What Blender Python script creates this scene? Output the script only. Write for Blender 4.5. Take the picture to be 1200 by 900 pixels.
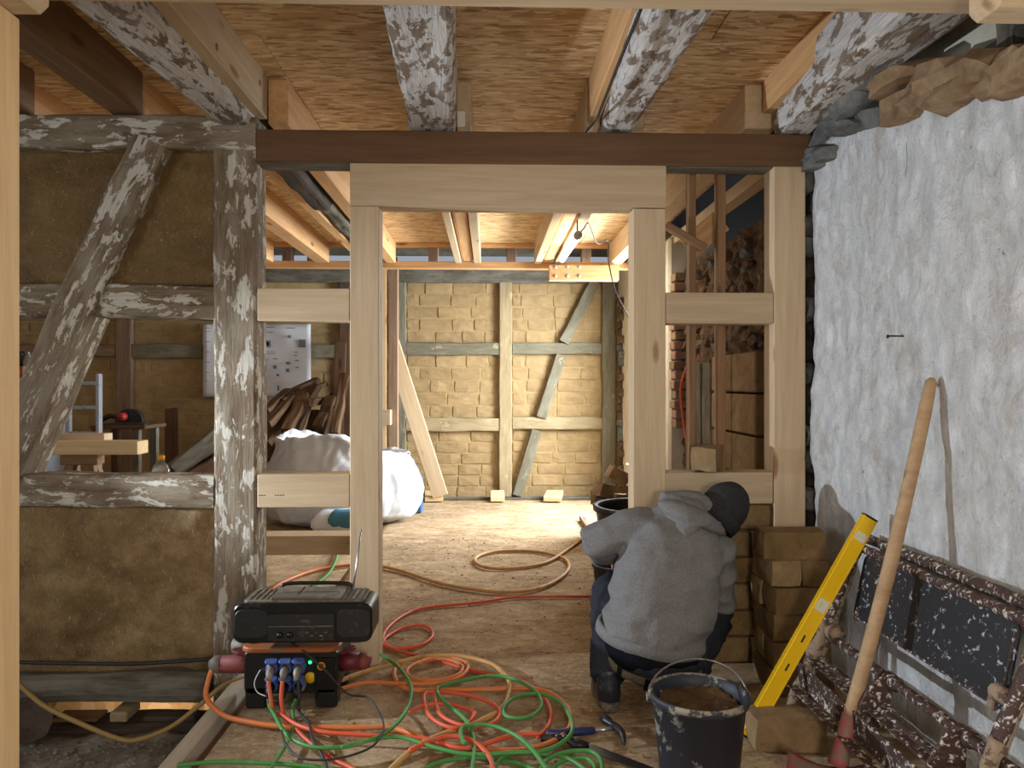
import bpy, bmesh, math, random
from mathutils import Vector, Matrix, noise as mn
random.seed(7)
for o in list(bpy.data.objects): bpy.data.objects.remove(o)
S = bpy.context.scene
C = S.collection
V3 = Vector

# ------------------------------------------------------------------ camera, world, lights, exposure
YAW = math.radians(1.7); EYE = 1.3; FPX = 900.0
cam = bpy.data.objects.new('camera', bpy.data.cameras.new('camera'))
C.objects.link(cam)
cam.data.sensor_width = 36; cam.data.lens = 36 * FPX / 1200; cam.data.clip_start = .05
cam.location = (0, 0, EYE); cam.rotation_euler = (math.pi / 2, 0, -YAW)
S.camera = cam
S.view_settings.view_transform = 'Standard'; S.view_settings.look = 'None'
S.view_settings.gamma = 1; S.view_settings.use_curve_mapping = False
S.view_settings.exposure = 0.0
w = bpy.data.worlds.new('world'); S.world = w; w.use_nodes = True
w.node_tree.nodes['Background'].inputs[0].default_value = (.80, .88, 1.0, 1)
w.node_tree.nodes['Background'].inputs[1].default_value = .42

def lamp(name, kind, loc, power, col, target=None, size=.1, size_y=None):
    d = bpy.data.lights.new(name, kind); d.energy = power; d.color = col
    if kind == 'AREA':
        d.shape = 'RECTANGLE'; d.size = size; d.size_y = size_y or size
    else: d.shadow_soft_size = size
    o = bpy.data.objects.new(name, d); C.objects.link(o); o.location = loc
    if target is not None: o.rotation_euler = (V3(target) - V3(loc)).to_track_quat('-Z', 'Y').to_euler()
    return o
lamp('window_daylight_side', 'AREA', (-3.9, .9, 1.7), 30, (.78, .88, 1), (1.5, 1.6, 1.8), 1.2, 1.3)
wl_ = lamp('work_lamp', 'SPOT', (-2.75, 3.12, 1.02), 350, (.76, .87, 1), (1.5, 2.55, 1.15), .035)
wl_.data.spot_size = math.radians(66); wl_.data.spot_blend = .5
lamp('site_lamp', 'POINT', (.45, -.7, 1.35), 135, (1, .93, .83), None, .22)
lamp('window_daylight_back', 'AREA', (2.1, 7.55, 1.5), 430, (.82, .91, 1), (-.2, 7.2, .2), 1.2, 1.7)
lamp('workshop_lamp', 'POINT', (-3.4, 6.6, 2.2), 7, (1, .92, .8), None, .12)
lamp('cellar_lamp', 'POINT', (-1.9, 4.2, -.45), 5, (1, .75, .5), None, .05)

# ------------------------------------------------------------------ pixel helpers (1200x900 frame)
cy_, sy_ = math.cos(YAW), math.sin(YAW)
def ray(px, py):
    u = (px - 600) / FPX
    return V3((cy_ * u + sy_, -sy_ * u + cy_, (450 - py) / FPX))
def at(px, py, Y):
    d = ray(px, py); t = Y / d.y
    return V3((d.x * t, Y, EYE + d.z * t))
def fl(px, py, z=0.0):
    d = ray(px, py); t = (z - EYE) / d.z
    return V3((d.x * t, d.y * t, z))
def X(px, Y): return at(px, 450, Y).x
def Z(py, Y, px=575): return at(px, py, Y).z

# ------------------------------------------------------------------ materials
def lin(c):
    return tuple(((x / 255) / 12.92 if x / 255 <= .04045 else ((x / 255 + .055) / 1.055) ** 2.4) for x in c) + (1,)
class NB:
    def __init__(s, name, rough=.8, metal=0, spec=.3):
        s.m = bpy.data.materials.new(name); s.m.use_nodes = True
        s.t = s.m.node_tree; s.n = s.t.nodes; s.b = s.n['Principled BSDF']
        s.b.inputs['Roughness'].default_value = rough; s.b.inputs['Metallic'].default_value = metal
        s.b.inputs['Specular IOR Level'].default_value = spec
        s._v = None
    def link(s, a, b): s.t.links.new(a, b)
    def vec(s, scale=(1, 1, 1)):
        if s._v is None:
            tc = s.n.new('ShaderNodeTexCoord'); oi = s.n.new('ShaderNodeObjectInfo')
            mu = s.n.new('ShaderNodeMath'); mu.operation = 'MULTIPLY'; mu.inputs[1].default_value = 37.0
            s.link(oi.outputs['Random'], mu.inputs[0])
            ad = s.n.new('ShaderNodeVectorMath'); ad.operation = 'ADD'
            s.link(tc.outputs['Object'], ad.inputs[0]); s.link(mu.outputs[0], ad.inputs[1])
            s._v = ad.outputs[0]; s.rand = oi.outputs['Random']
        mp = s.n.new('ShaderNodeMapping'); mp.inputs['Scale'].default_value = scale
        s.link(s._v, mp.inputs[0]); return mp.outputs[0]
    def noise(s, scale=(1, 1, 1), sc=5, detail=5, rough=.6, dist=0):
        nd = s.n.new('ShaderNodeTexNoise'); nd.inputs['Scale'].default_value = sc
        nd.inputs['Detail'].default_value = detail; nd.inputs['Roughness'].default_value = rough
        nd.inputs['Distortion'].default_value = dist
        s.link(s.vec(scale), nd.inputs['Vector']); return nd.outputs['Fac']
    def voro(s, scale=(1, 1, 1), sc=5, feat='F1', out='Distance'):
        nd = s.n.new('ShaderNodeTexVoronoi'); nd.inputs['Scale'].default_value = sc; nd.feature = feat
        s.link(s.vec(scale), nd.inputs['Vector']); return nd.outputs[out]
    def ramp(s, f, stops, const=False):
        r = s.n.new('ShaderNodeValToRGB'); e = r.color_ramp.elements
        if const: r.color_ramp.interpolation = 'CONSTANT'
        while len(e) < len(stops): e.new(.5)
        for i, (p, c) in enumerate(stops):
            e[i].position = p; e[i].color = lin(c) if len(c) == 3 else c
        s.link(f, r.inputs[0]); return r.outputs[0]
    def mask(s, f, a, b): return s.ramp(f, [(a, (0, 0, 0, 1)), (b, (1, 1, 1, 1))])
    def mix(s, f, a, b, mode='MIX'):
        m = s.n.new('ShaderNodeMix'); m.data_type = 'RGBA'; m.blend_type = mode
        for sock, v in ((m.inputs[0], f), (m.inputs[6], a), (m.inputs[7], b)):
            if isinstance(v, (int, float)): sock.default_value = v
            elif isinstance(v, tuple): sock.default_value = lin(v) if len(v) == 3 else v
            else: s.link(v, sock)
        return m.outputs[2]
    def hue(s, col, amt=.25):
        s.vec(); mr = s.n.new('ShaderNodeMapRange'); mr.inputs[3].default_value = 1 - amt; mr.inputs[4].default_value = 1 + amt
        s.link(s.rand, mr.inputs[0]); h = s.n.new('ShaderNodeHueSaturation')
        s.link(mr.outputs[0], h.inputs['Value']); s.link(col, h.inputs['Color']); return h.outputs[0]
    def col(s, c):
        if isinstance(c, tuple): s.b.inputs['Base Color'].default_value = lin(c)
        else: s.link(c, s.b.inputs['Base Color'])
        return s
    def bump(s, h, st=.4, d=.01):
        b = s.n.new('ShaderNodeBump'); b.inputs['Strength'].default_value = st; b.inputs['Distance'].default_value = d
        s.link(h, b.inputs['Height'])
        pr = getattr(s, '_bp', None)
        if pr is not None: s.link(pr, b.inputs['Normal'])
        s._bp = b.outputs[0]; s.link(b.outputs[0], s.b.inputs['Normal']); return s
M = {}
def reg(k, nb): M[k] = nb.m
def wood(k, a, b, knot, rough=.65, var=.12):
    n = NB(k, rough)
    g = n.noise((1, 14, 14), 2.2, 4, .55, .6); f = n.noise((2, 60, 60), 3, 2)
    c = n.ramp(g, [(.3, a), (.7, b)])
    c = n.mix(n.mask(f, .35, .75), c, n.mix(.12, c, knot), 'MIX')
    kn = n.voro((1.3, 4.5, 4.5), 1.5)
    c = n.mix(n.ramp(kn, [(.0, (1, 1, 1, 1)), (.09, (.8, .8, .8, 1)), (.15, (0, 0, 0, 1))]), c, knot)
    n.col(n.hue(c, var)).bump(f, .12, .004); reg(k, n)
wood('pine', (184, 160, 126), (202, 178, 144), (140, 102, 66))
wood('pine_bright', (212, 178, 128), (230, 200, 152), (168, 112, 60))
wood('pine_warm', (196, 148, 98), (220, 176, 124), (130, 84, 48))
wood('wood_brown', (96, 68, 44), (112, 82, 54), (70, 46, 30), .6, .02)
wood('wood_stud', (124, 92, 62), (148, 112, 78), (88, 60, 40))
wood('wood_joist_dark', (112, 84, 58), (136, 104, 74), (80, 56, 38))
wood('wood_reddish', (124, 100, 80), (150, 124, 100), (90, 68, 52), .85)
def oldwood(k, paint, wa, wb, amt=.5, pale=(196, 192, 182), grey=.35, fs=6.5, dark=.5):
    n = NB(k, .85)
    g = n.noise((1, 10, 10), 4, 7, .72, .8); fine = n.noise((1.8, 34, 34), 4, 5, .72)
    wcol = n.ramp(g, [(.28, wa), (.72, wb)])
    wcol = n.mix(n.mask(fine, .56, .70), wcol, n.mix(dark, wcol, (30, 24, 18)))
    wcol = n.mix(n.mask(n.noise((1, 3, 3), 3.5, 5), .45, .62), wcol, n.mix(grey, wcol, paint))
    pm = n.noise((1, 2.6, 2.6), fs, 9, .70, .35)
    mk = n.mask(pm, amt, amt + .012)
    n.col(n.mix(mk, wcol, n.ramp(fine, [(.3, paint), (.6, pale)])))
    n.bump(g, .6, .014).bump(mk, .6, .004).bump(fine, .4, .005); reg(k, n)
oldwood('old_painted', (176, 166, 146), (88, 70, 52), (146, 126, 100), .535, (206, 198, 182))
oldwood('old_beam', (168, 160, 150), (98, 80, 64), (146, 126, 106), .475, (214, 210, 204), .4, 7)
oldwood('old_grey', (140, 134, 118), (72, 66, 56), (116, 108, 92), .66, (160, 152, 136), .5)
oldwood('old_pale', (176, 158, 122), (140, 122, 92), (168, 148, 112), .6, (186, 168, 130), .6, 4, .2)
oldwood('old_wall', (140, 136, 118), (96, 90, 74), (132, 124, 100), .62, (168, 158, 126), .5, 4, .25)
oldwood('old_dark', (100, 90, 80), (56, 46, 38), (88, 74, 60), .7)
# oriented strand board
def osb(k, a, b, c2):
    n = NB(k, .7)
    def chips(rot, sc):
        n.vec(); mp = n.n.new('ShaderNodeMapping'); mp.inputs['Rotation'].default_value = (0, 0, rot); mp.inputs['Scale'].default_value = sc
        n.link(n._v, mp.inputs[0]); vo = n.n.new('ShaderNodeTexVoronoi'); vo.inputs['Scale'].default_value = 1
        n.link(mp.outputs[0], vo.inputs['Vector']); sp = n.n.new('ShaderNodeSeparateColor'); n.link(vo.outputs['Color'], sp.inputs[0]); return sp
    A = chips(.0, (11, 60, 8)); B = chips(.5, (13, 55, 8)); D = chips(-.45, (12, 58, 8))
    cA = n.ramp(A.outputs[0], [(0, a), (.35, b), (.75, b), (1, c2)]); cB = n.ramp(B.outputs[0], [(0, a), (.4, b), (1, c2)]); cD = n.ramp(D.outputs[0], [(0, a), (.4, b), (1, c2)])
    c = n.mix(n.mask(B.outputs[1], .60, .62), cA, cB); c = n.mix(n.mask(D.outputs[1], .68, .70), c, cD)
    c = n.mix(n.mask(n.noise((3, 60, 3), 3, 4), .45, .7), c, n.mix(.25, c, a))
    n.col(c).bump(A.outputs[1], .2, .004).bump(B.outputs[2], .15, .003); reg(k, n)
osb('osb', (152, 116, 76), (210, 174, 126), (238, 210, 168))
def floor_mat():
    n = NB('floor_dust', .92, 0, .15)
    big = n.noise((1, 1, 1), .9, 6, .6, .4); mid = n.noise((1, 1.9, 1), 5, 9, .75, .3); fi = n.noise((1, 1.6, 1), 30, 6, .8); sp = n.noise((1, 2, 1), 75, 4, .8)
    c = n.ramp(mid, [(.30, (118, 92, 64)), (.48, (176, 148, 112)), (.66, (208, 184, 150))])
    c = n.mix(n.mask(big, .40, .60), n.mix(.5, c, (112, 86, 58)), c)
    c = n.mix(n.mask(fi, .50, .66), c, n.mix(.6, c, (222, 200, 166)))
    c = n.mix(n.mask(sp, .58, .66), c, n.mix(.7, c, (92, 68, 44)))
    st = n.noise((9, 60, 1), 2.2, 3, .6, 2.5)
    c = n.mix(n.mask(st, .70, .73), c, (214, 190, 142))
    n.col(c).bump(mid, .5, .025).bump(fi, .6, .01).bump(sp, .5, .006); reg('floor', n)
floor_mat()
def earth(k, a, b, c2, sc=1.0, bs=.6, rough=.95, straw=0.0):
    n = NB(k, rough, 0, .2)
    l = n.noise((1, 1, 1), 2.2 * sc, 6, .62, .5); f = n.noise((1, 1, 1), 22 * sc, 6, .7, 1.2); m = n.noise((1, 1, 1), 7 * sc, 7, .7, .8)
    c = n.ramp(l, [(.3, a), (.55, b), (.78, c2)])
    c = n.mix(n.mask(f, .35, .72), n.mix(.4, c, a), c)
    c = n.mix(n.mask(m, .58, .72), c, n.mix(.45, c, c2)); c = n.mix(n.ramp(m, [(.28, (1, 1, 1, 1)), (.42, (0, 0, 0, 1))]), c, n.mix(.55, c, tuple(int(q * .7) for q in a)))
    if straw:
        st = n.noise((26, 3, 6), 2.6, 3, .7, 3.5); s2 = n.noise((7, 3, 28), 2.4, 3, .7, 3.5); cr = n.noise((1, 1, 1), 5, 9, .8, 1.5)
        c = n.mix(n.mask(st, .63, .68), c, n.mix(straw, c, (206, 184, 142)))
        c = n.mix(n.mask(s2, .65, .69), c, n.mix(straw * .8, c, (190, 166, 122)))
        c = n.mix(n.ramp(cr, [(.485, (0, 0, 0, 1)), (.50, (1, 1, 1, 1)), (.515, (0, 0, 0, 1))]), c, n.mix(.45, c, (50, 36, 20)))
        n.bump(st, .5, .004).bump(s2, .5, .004).bump(cr, .4, .008)
    n.col(n.hue(c, .07)).bump(l, .4, .03 / sc).bump(m, .5, .012 / sc).bump(f, bs, .004 / sc); reg(k, n)
earth('clay', (104, 80, 48), (150, 122, 82), (182, 158, 118), 1.6, 1.0, .6, .85)
earth('clay_upper', (98, 74, 40), (126, 98, 56), (148, 120, 76), 1.2, 1.0, .38, .6)
earth('mud_brick', (118, 94, 64), (152, 126, 90), (172, 146, 110), 3, .6)
earth('mud_brick_wet', (98, 76, 48), (128, 102, 66), (150, 124, 86), 3, .7, .8)
earth('tan_brick', (142, 118, 82), (168, 142, 102), (182, 158, 118), 3, .9)
earth('tan_mortar', (156, 132, 88), (178, 152, 106), (190, 166, 122), 3, .8)
earth('soil', (88, 82, 74), (140, 132, 120), (184, 176, 164), 5, 1.0)
earth('rubble', (64, 48, 34), (112, 88, 64), (160, 138, 110), 5, 1.0)
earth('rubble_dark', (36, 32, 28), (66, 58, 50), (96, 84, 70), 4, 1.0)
earth('stone_slate', (80, 79, 76), (112, 111, 106), (142, 140, 132), 4, .8)
earth('stone_tan', (112, 88, 64), (150, 124, 94), (184, 162, 130), 4, .8)
earth('old_brick', (138, 108, 88), (164, 130, 106), (184, 152, 128), 4, .6)
earth('mortar_fill', (72, 54, 34), (98, 76, 48), (116, 92, 62), 3, .6, .8)
def plaster():
    n = NB('plaster', .9, 0, .2)
    l = n.noise((1, 1, 1), 1.6, 8, .65, .6); f = n.noise((1, 1.5, 1), 9, 8, .7, .8); s = n.noise((1, 1, 1), 4.5, 8, .72, 1.0)
    c = n.ramp(f, [(.3, (206, 206, 204)), (.6, (232, 232, 230))])
    c = n.mix(n.mask(s, .52, .72), c, n.mix(.6, c, (176, 156, 128)))
    c = n.mix(n.mask(n.noise((1, 1, 1), 12, 4, .6), .72, .76), c, (130, 106, 82))
    c = n.mix(n.mask(n.noise((1, 1, 1), 26, 6, .75, .6), .58, .68), c, n.mix(.4, c, (150, 136, 116)))
    n.col(c).bump(l, .6, .06).bump(f, .9, .04).bump(n.noise((1, 1, 1), 28, 6, .7), .7, .012); reg('plaster', n)
    n = NB('plaster_lime', .9); c = n.ramp(n.noise((1, 1, 1), 3, 7), [(.3, (196, 184, 158)), (.7, (226, 220, 204))])
    n.col(c).bump(n.noise((1, 1, 1), 12, 6), .4, .01); reg('plaster_lime', n)
plaster()
def plain(k, c, rough=.6, metal=0, spec=.4, var=0.0, dirt=None, dm=.55, sc=14, bs=0, alpha=None, trans=0, emit=None, es=1):
    n = NB(k, rough, metal, spec)
    if dirt:
        f = n.noise((1, 1, 1), sc, 7, .68, .4)
        n.col(n.mix(n.mask(f, dm, dm + .05), c, dirt))
    else: n.col(c)
    if bs: n.bump(n.noise((1, 1, 1), sc * 3, 5), bs, .005)
    if trans: n.b.inputs['Transmission Weight'].default_value = trans
    if emit:
        n.b.inputs['Emission Color'].default_value = lin(emit); n.b.inputs['Emission Strength'].default_value = es
    reg(k, n)
plain('black_plastic', (26, 25, 24), .45, dirt=(70, 64, 54), dm=.62, sc=9)
plain('radio_top', (96, 89, 76), .7, dirt=(122, 114, 98), dm=.5)
plain('radio_black', (20, 20, 20), .35, dirt=(46, 43, 38), dm=.6)
plain('grille', (34, 33, 31), .5, dirt=(70, 66, 56), dm=.6, sc=40)
plain('display', (70, 72, 62), .25)
plain('silver', (176, 178, 180), .3, .9)
plain('steel', (136, 134, 130), .4, .8, dirt=(98, 78, 60), dm=.55)
plain('lid_orange', (150, 84, 40), .5, dirt=(118, 96, 72), dm=.56, sc=8)
plain('plug_red', (128, 62, 56), .6, dirt=(140, 120, 100), dm=.6)
plain('plug_dark_red', (104, 36, 42), .5, dirt=(120, 90, 80), dm=.62)
plain('plug_grey', (120, 110, 100), .6, dirt=(150, 140, 124), dm=.55)
plain('socket_blue', (66, 84, 138), .5, dirt=(118, 116, 124), dm=.6)
plain('sticker_yellow', (226, 176, 30), .5); plain('sticker_red', (170, 44, 38), .5); plain('sticker_white', (220, 216, 206), .6)
plain('led_green', (30, 200, 110), .4, emit=(40, 255, 140), es=3)
plain('bucket', (40, 43, 50), .55, dirt=(150, 146, 136), dm=.57, sc=11)
plain('tub', (48, 52, 60), .55, dirt=(96, 96, 96), dm=.6, sc=8)
plain('bucket_rim', (52, 55, 62), .6, dirt=(150, 140, 122), dm=.5, sc=16)
plain('level_yellow', (242, 196, 20), .4, spec=.4, dirt=(206, 160, 30), dm=.68, sc=8)
plain('level_dark', (60, 48, 20), .5); plain('vial', (214, 226, 120), .15)
plain('trestle', (70, 50, 44), .65, .1, dirt=(206, 198, 186), dm=.545, sc=52, bs=.3)
plain('trestle_mortar', (150, 130, 108), .9, dirt=(96, 78, 62), dm=.52, sc=22, bs=.6)
plain('trestle_panel', (34, 34, 38), .5, dirt=(176, 178, 184), dm=.585, sc=42)
plain('sticker_orange', (220, 96, 50), .6)
wood('wood_greyed', (186, 174, 154), (206, 196, 178), (150, 132, 108), .8, .02)
wood('shovel_wood', (158, 128, 94), (182, 152, 116), (120, 92, 66), .7, .02)
plain('shovel_red', (158, 84, 80), .6, dirt=(128, 104, 92), dm=.5, sc=20)
plain('cable_orange', (214, 122, 62), .5, dirt=(196, 134, 88), dm=.55)
plain('cable_tan', (196, 152, 92), .55, dirt=(170, 128, 84), dm=.55)
plain('cable_red', (214, 88, 54), .5, dirt=(190, 104, 76), dm=.55)
plain('cable_green', (74, 138, 66), .5, dirt=(110, 146, 96), dm=.58)
plain('cable_black', (44, 42, 40), .55); plain('cable_olive', (150, 124, 72), .6); plain('cable_white', (214, 210, 200), .6)
plain('blue_handle', (34, 42, 92), .5, dirt=(70, 72, 96), dm=.6); plain('dark_steel', (58, 58, 60), .4, .7, dirt=(104, 98, 90), dm=.6)
plain('skin', (176, 130, 104), .6)
def cloth(k, c, d, sc=220, bs=.2, big=.4):
    n = NB(k, .95, 0, .1)
    cc = n.ramp(n.noise((1, 1, 1), sc, 3, .7), [(.35, d), (.65, c)])
    cc = n.mix(n.mask(n.noise((1, 1, 1), 6, 6, .6), .5, .72), cc, n.mix(big, cc, d))
    n.col(cc).bump(n.noise((1, 1, 1), 16, 4, .55, .6), .35, .02).bump(n.noise((1, 1, 1), sc, 3), bs, .002); reg(k, n)
cloth('hoodie', (134, 132, 130), (104, 103, 102)); cloth('beanie', (62, 61, 62), (42, 42, 43), 160)
cloth('trousers', (58, 60, 66), (38, 40, 46), 200); cloth('shirt_navy', (24, 25, 32), (14, 15, 20)); cloth('belt_cloth', (118, 108, 86), (88, 82, 68))
plain('boot', (38, 38, 42), .45, dirt=(96, 92, 88), dm=.58, sc=18); plain('boot_sole', (78, 74, 68), .8, dirt=(112, 100, 84), dm=.5)
plain('bag_white', (206, 208, 210), .4, spec=.5); plain('bag_cream', (208, 196, 168), .6); plain('bag_print', (64, 118, 140), .5)
plain('paper', (212, 212, 214), .8); plain('print_grey', (104, 104, 112), .8)
plain('tube_light', (255, 255, 250), .3, emit=(255, 246, 226), es=18); plain('white_plastic', (210, 210, 206), .5)
plain('red_tool', (150, 34, 30), .45); plain('glass_clear', (220, 226, 224), .06, trans=.9, spec=.5)
plain('cap_orange', (226, 150, 40), .5); plain('orange_can', (206, 84, 30), .5); plain('blue_case', (50, 92, 140), .5); plain('green_lid', (50, 110, 70), .5)
plain('galv', (166, 168, 170), .45, .6, dirt=(120, 118, 116), dm=.58, sc=40)
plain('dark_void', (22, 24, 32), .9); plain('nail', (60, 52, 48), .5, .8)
wood('firewood', (84, 62, 44), (128, 98, 70), (56, 40, 28), .9, .4)
wood('board_dark', (74, 52, 36), (100, 72, 50), (50, 34, 24), .85, .2)

# ------------------------------------------------------------------ object helpers
WM = {}
def reg_obj(o, mw, parent):
    C.objects.link(o); WM[o.name] = mw.copy()
    if parent is not None:
        o.parent = parent; o.matrix_parent_inverse = WM[parent.name].inverted()
    o.matrix_basis = mw
    return o
def mobj(name, me, mat, parent=None, mw=None):
    o = bpy.data.objects.new(name, me)
    if mat is not None and not me.materials: me.materials.append(M[mat])
    return reg_obj(o, mw if mw is not None else Matrix.Identity(4), parent)
def empty(name, loc, label=None, cat=None, group=None):
    o = bpy.data.objects.new(name, None); o.empty_display_size = .1
    reg_obj(o, Matrix.Translation(V3(loc)), None)
    if label: tag(o, label, cat, group)
    return o
def tag(o, label=None, cat=None, group=None, kind=None):
    if label: o['label'] = label
    if cat: o['category'] = cat
    if group: o['group'] = group
    if kind: o['kind'] = kind
    return o
def bm_me(name, bm, smooth=False):
    bmesh.ops.recalc_face_normals(bm, faces=bm.faces)
    me = bpy.data.meshes.new(name); bm.to_mesh(me); bm.free()
    if smooth:
        me.polygons.foreach_set('use_smooth', [True] * len(me.polygons))
    return me
def frame_m(p0, p1, up=(0, 0, 1)):
    p0, p1, up = V3(p0), V3(p1), V3(up)
    x = (p1 - p0).normalized()
    if abs(x.dot(up)) > .98: up = V3((0, 1, 0))
    y = up.cross(x).normalized(); z = x.cross(y)
    m = Matrix((x, y, z)).transposed().to_4x4(); m.translation = (p0 + p1) / 2
    return m
BOXC = {}
def box_me(sx, sy, sz, bev=.004, seg=1):
    k = (round(sx, 4), round(sy, 4), round(sz, 4), bev, seg)
    bm = bmesh.new(); bmesh.ops.create_cube(bm, size=1)
    for v in bm.verts: v.co = V3((v.co.x * sx, v.co.y * sy, v.co.z * sz))
    bev = min(bev, .3 * min(sx, sy, sz))
    if bev > 0: bmesh.ops.bevel(bm, geom=bm.edges[:] , offset=bev, segments=seg, affect='EDGES', profile=.6)
    return bm_me('box', bm)
def beam(name, p0, p1, w, h, mat, parent=None, up=(0, 0, 1), bev=.004):
    """squared timber from p0 to p1; w sideways, h along up"""
    L = (V3(p1) - V3(p0)).length
    return mobj(name, box_me(L, w, h, bev), mat, parent, frame_m(p0, p1, up))
def box(name, a, b, mat, parent=None, bev=.004, axis='x'):
    """axis aligned box between corners, grain along the given axis"""
    a, b = V3(a), V3(b); c = (a + b) / 2; d = V3([abs(t) for t in (b - a)])
    if axis == 'x': p0, p1, w, h, up = V3((c.x - d.x / 2, c.y, c.z)), V3((c.x + d.x / 2, c.y, c.z)), d.y, d.z, (0, 0, 1)
    elif axis == 'y': p0, p1, w, h, up = V3((c.x, c.y - d.y / 2, c.z)), V3((c.x, c.y + d.y / 2, c.z)), d.x, d.z, (0, 0, 1)
    else: p0, p1, w, h, up = V3((c.x, c.y, c.z - d.z / 2)), V3((c.x, c.y, c.z + d.z / 2)), d.x, d.y, (0, 1, 0)
    return beam(name, p0, p1, w, h, mat, parent, up, bev)
def rough_beam(name, p0, p1, w, h, mat, parent=None, up=(0, 0, 1), w2=None, h2=None, amp=.008, rnd=.025, n=None, seed=0):
    """hand hewn timber: rounded section, wandering and uneven, closed at both ends"""
    L = (V3(p1) - V3(p0)).length; n = n or max(8, int(L / .05)); w2 = w2 or w; h2 = h2 or h
    bm = bmesh.new(); rings = []
    K = 6
    for i in range(n + 1):
        t = i / n; ww, hh = (w + (w2 - w) * t) / 2, (h + (h2 - h) * t) / 2; pts = []
        for cx, cz, a0 in ((1, 1, 0), (-1, 1, 90), (-1, -1, 180), (1, -1, 270)):
            for q in range(3):
                a = math.radians(a0 + q * 45)
                pts.append((cx * (ww - rnd) + rnd * math.cos(a), cz * (hh - rnd) + rnd * math.sin(a)))
            nx = {0: (-1, 1), 90: (-1, -1), 180: (1, -1), 270: (1, 1)}[a0]
            ends = {0: ((ww - rnd, hh), (-(ww - rnd), hh)), 90: ((-ww, hh - rnd), (-ww, -(hh - rnd))), 180: ((-(ww - rnd), -hh), (ww - rnd, -hh)), 270: ((ww, -(hh - rnd)), (ww, hh - rnd))}[a0]
            for q in (1, 2): 
                f = q / 3; pts.append((ends[0][0] * (1 - f) + ends[1][0] * f, ends[0][1] * (1 - f) + ends[1][1] * f))
        ring = []
        for (y, z) in pts:
            p = V3((-L / 2 + L * t, y, z)); q = p * 3.0 + V3((seed * 7.3, seed * 3.1, 0)); q2 = V3((p.x * 9, p.y * 30, p.z * 30 + seed))
            r = V3((y, z)) ; ln = max(r.length, 1e-4)
            dsp = amp * (mn.noise(q) * 1.2 + .5 * mn.noise(q2))
            ring.append(bm.verts.new((p.x, y + y / ln * dsp + amp * mn.noise(V3((t * 3, seed, 1))), z + z / ln * dsp + amp * mn.noise(V3((t * 3, seed, 5))))))
        rings.append(ring)
    for a, b in zip(rings, rings[1:]):
        for j in range(len(a)): bm.faces.new((a[j], a[(j + 1) % len(a)], b[(j + 1) % len(a)], b[j]))
    bm.faces.new(rings[0]); bm.faces.new(rings[-1])
    o = mobj(name, bm_me(name, bm), mat, parent, frame_m(p0, p1, up))
    return o
def catmull(pts, closed=False, sub=6):
    pts = [V3(p) for p in pts]; out = []
    n = len(pts)
    for i in range(n - 1):
        a, b, c, d = pts[max(i - 1, 0)], pts[i], pts[i + 1], pts[min(i + 2, n - 1)]
        for k in range(sub):
            t = k / sub
            out.append(.5 * ((2 * b) + (c - a) * t + (2 * a - 5 * b + 4 * c - d) * t * t + (3 * b - a - 3 * c + d) * t ** 3))
    out.append(pts[-1]); return out
def loft(bm, pts, radii, seg=8, ups=None, cap=True):
    """tube through pts; radii: number or (r_side, r_up)"""
    rings = []; n = len(pts); prev = None
    for i, p in enumerate(pts):
        t = (pts[min(i + 1, n - 1)] - pts[max(i - 1, 0)]).normalized()
        if ups is not None: u = V3(ups[i] if isinstance(ups, list) else ups)
        elif prev is None: u = V3((0, 0, 1)) if abs(t.z) < .9 else V3((0, 1, 0))
        else: u = prev
        u = (u - t * u.dot(t)).normalized(); prev = u; s = t.cross(u)
        r = radii[i] if isinstance(radii, list) else radii
        rs, ru = r if isinstance(r, tuple) else (r, r)
        rings.append([bm.verts.new(p + s * rs * math.cos(2 * math.pi * k / seg) + u * ru * math.sin(2 * math.pi * k / seg)) for k in range(seg)])
    for a, b in zip(rings, rings[1:]):
        for j in range(seg): bm.faces.new((a[j], a[(j + 1) % seg], b[(j + 1) % seg], b[j]))
    if cap: bm.faces.new(rings[0][::-1]); bm.faces.new(rings[-1])
    return rings
def tube(name, pts, r, mat, parent=None, seg=8, smooth=True, origin=None):
    bm = bmesh.new(); pts = [V3(p) for p in pts]; o0 = V3(origin) if origin is not None else pts[0].copy()
    loft(bm, [p - o0 for p in pts], r, seg)
    return mobj(name, bm_me(name, bm, smooth), mat, parent, Matrix.Translation(o0))
def lathe_me(prof, seg=32, smooth=True):
    bm = bmesh.new(); rings = []
    for r, z in prof:
        if r < 1e-5: rings.append([bm.verts.new((0, 0, z))])
        else: rings.append([bm.verts.new((r * math.cos(2 * math.pi * k / seg), r * math.sin(2 * math.pi * k / seg), z)) for k in range(seg)])
    for a, b in zip(rings, rings[1:]):
        for j in range(seg):
            if len(a) == 1 and len(b) == 1: continue
            if len(a) == 1: bm.faces.new((a[0], b[j], b[(j + 1) % seg]))
            elif len(b) == 1: bm.faces.new((a[j], a[(j + 1) % seg], b[0]))
            else: bm.faces.new((a[j], a[(j + 1) % seg], b[(j + 1) % seg], b[j]))
    return bm_me('lathe', bm, smooth)
def lathe(name, loc, prof, mat, parent=None, seg=32, rot=None):
    m = Matrix.Translation(V3(loc))
    if rot is not None: m = m @ rot
    return mobj(name, lathe_me(prof, seg), mat, parent, m)
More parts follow.
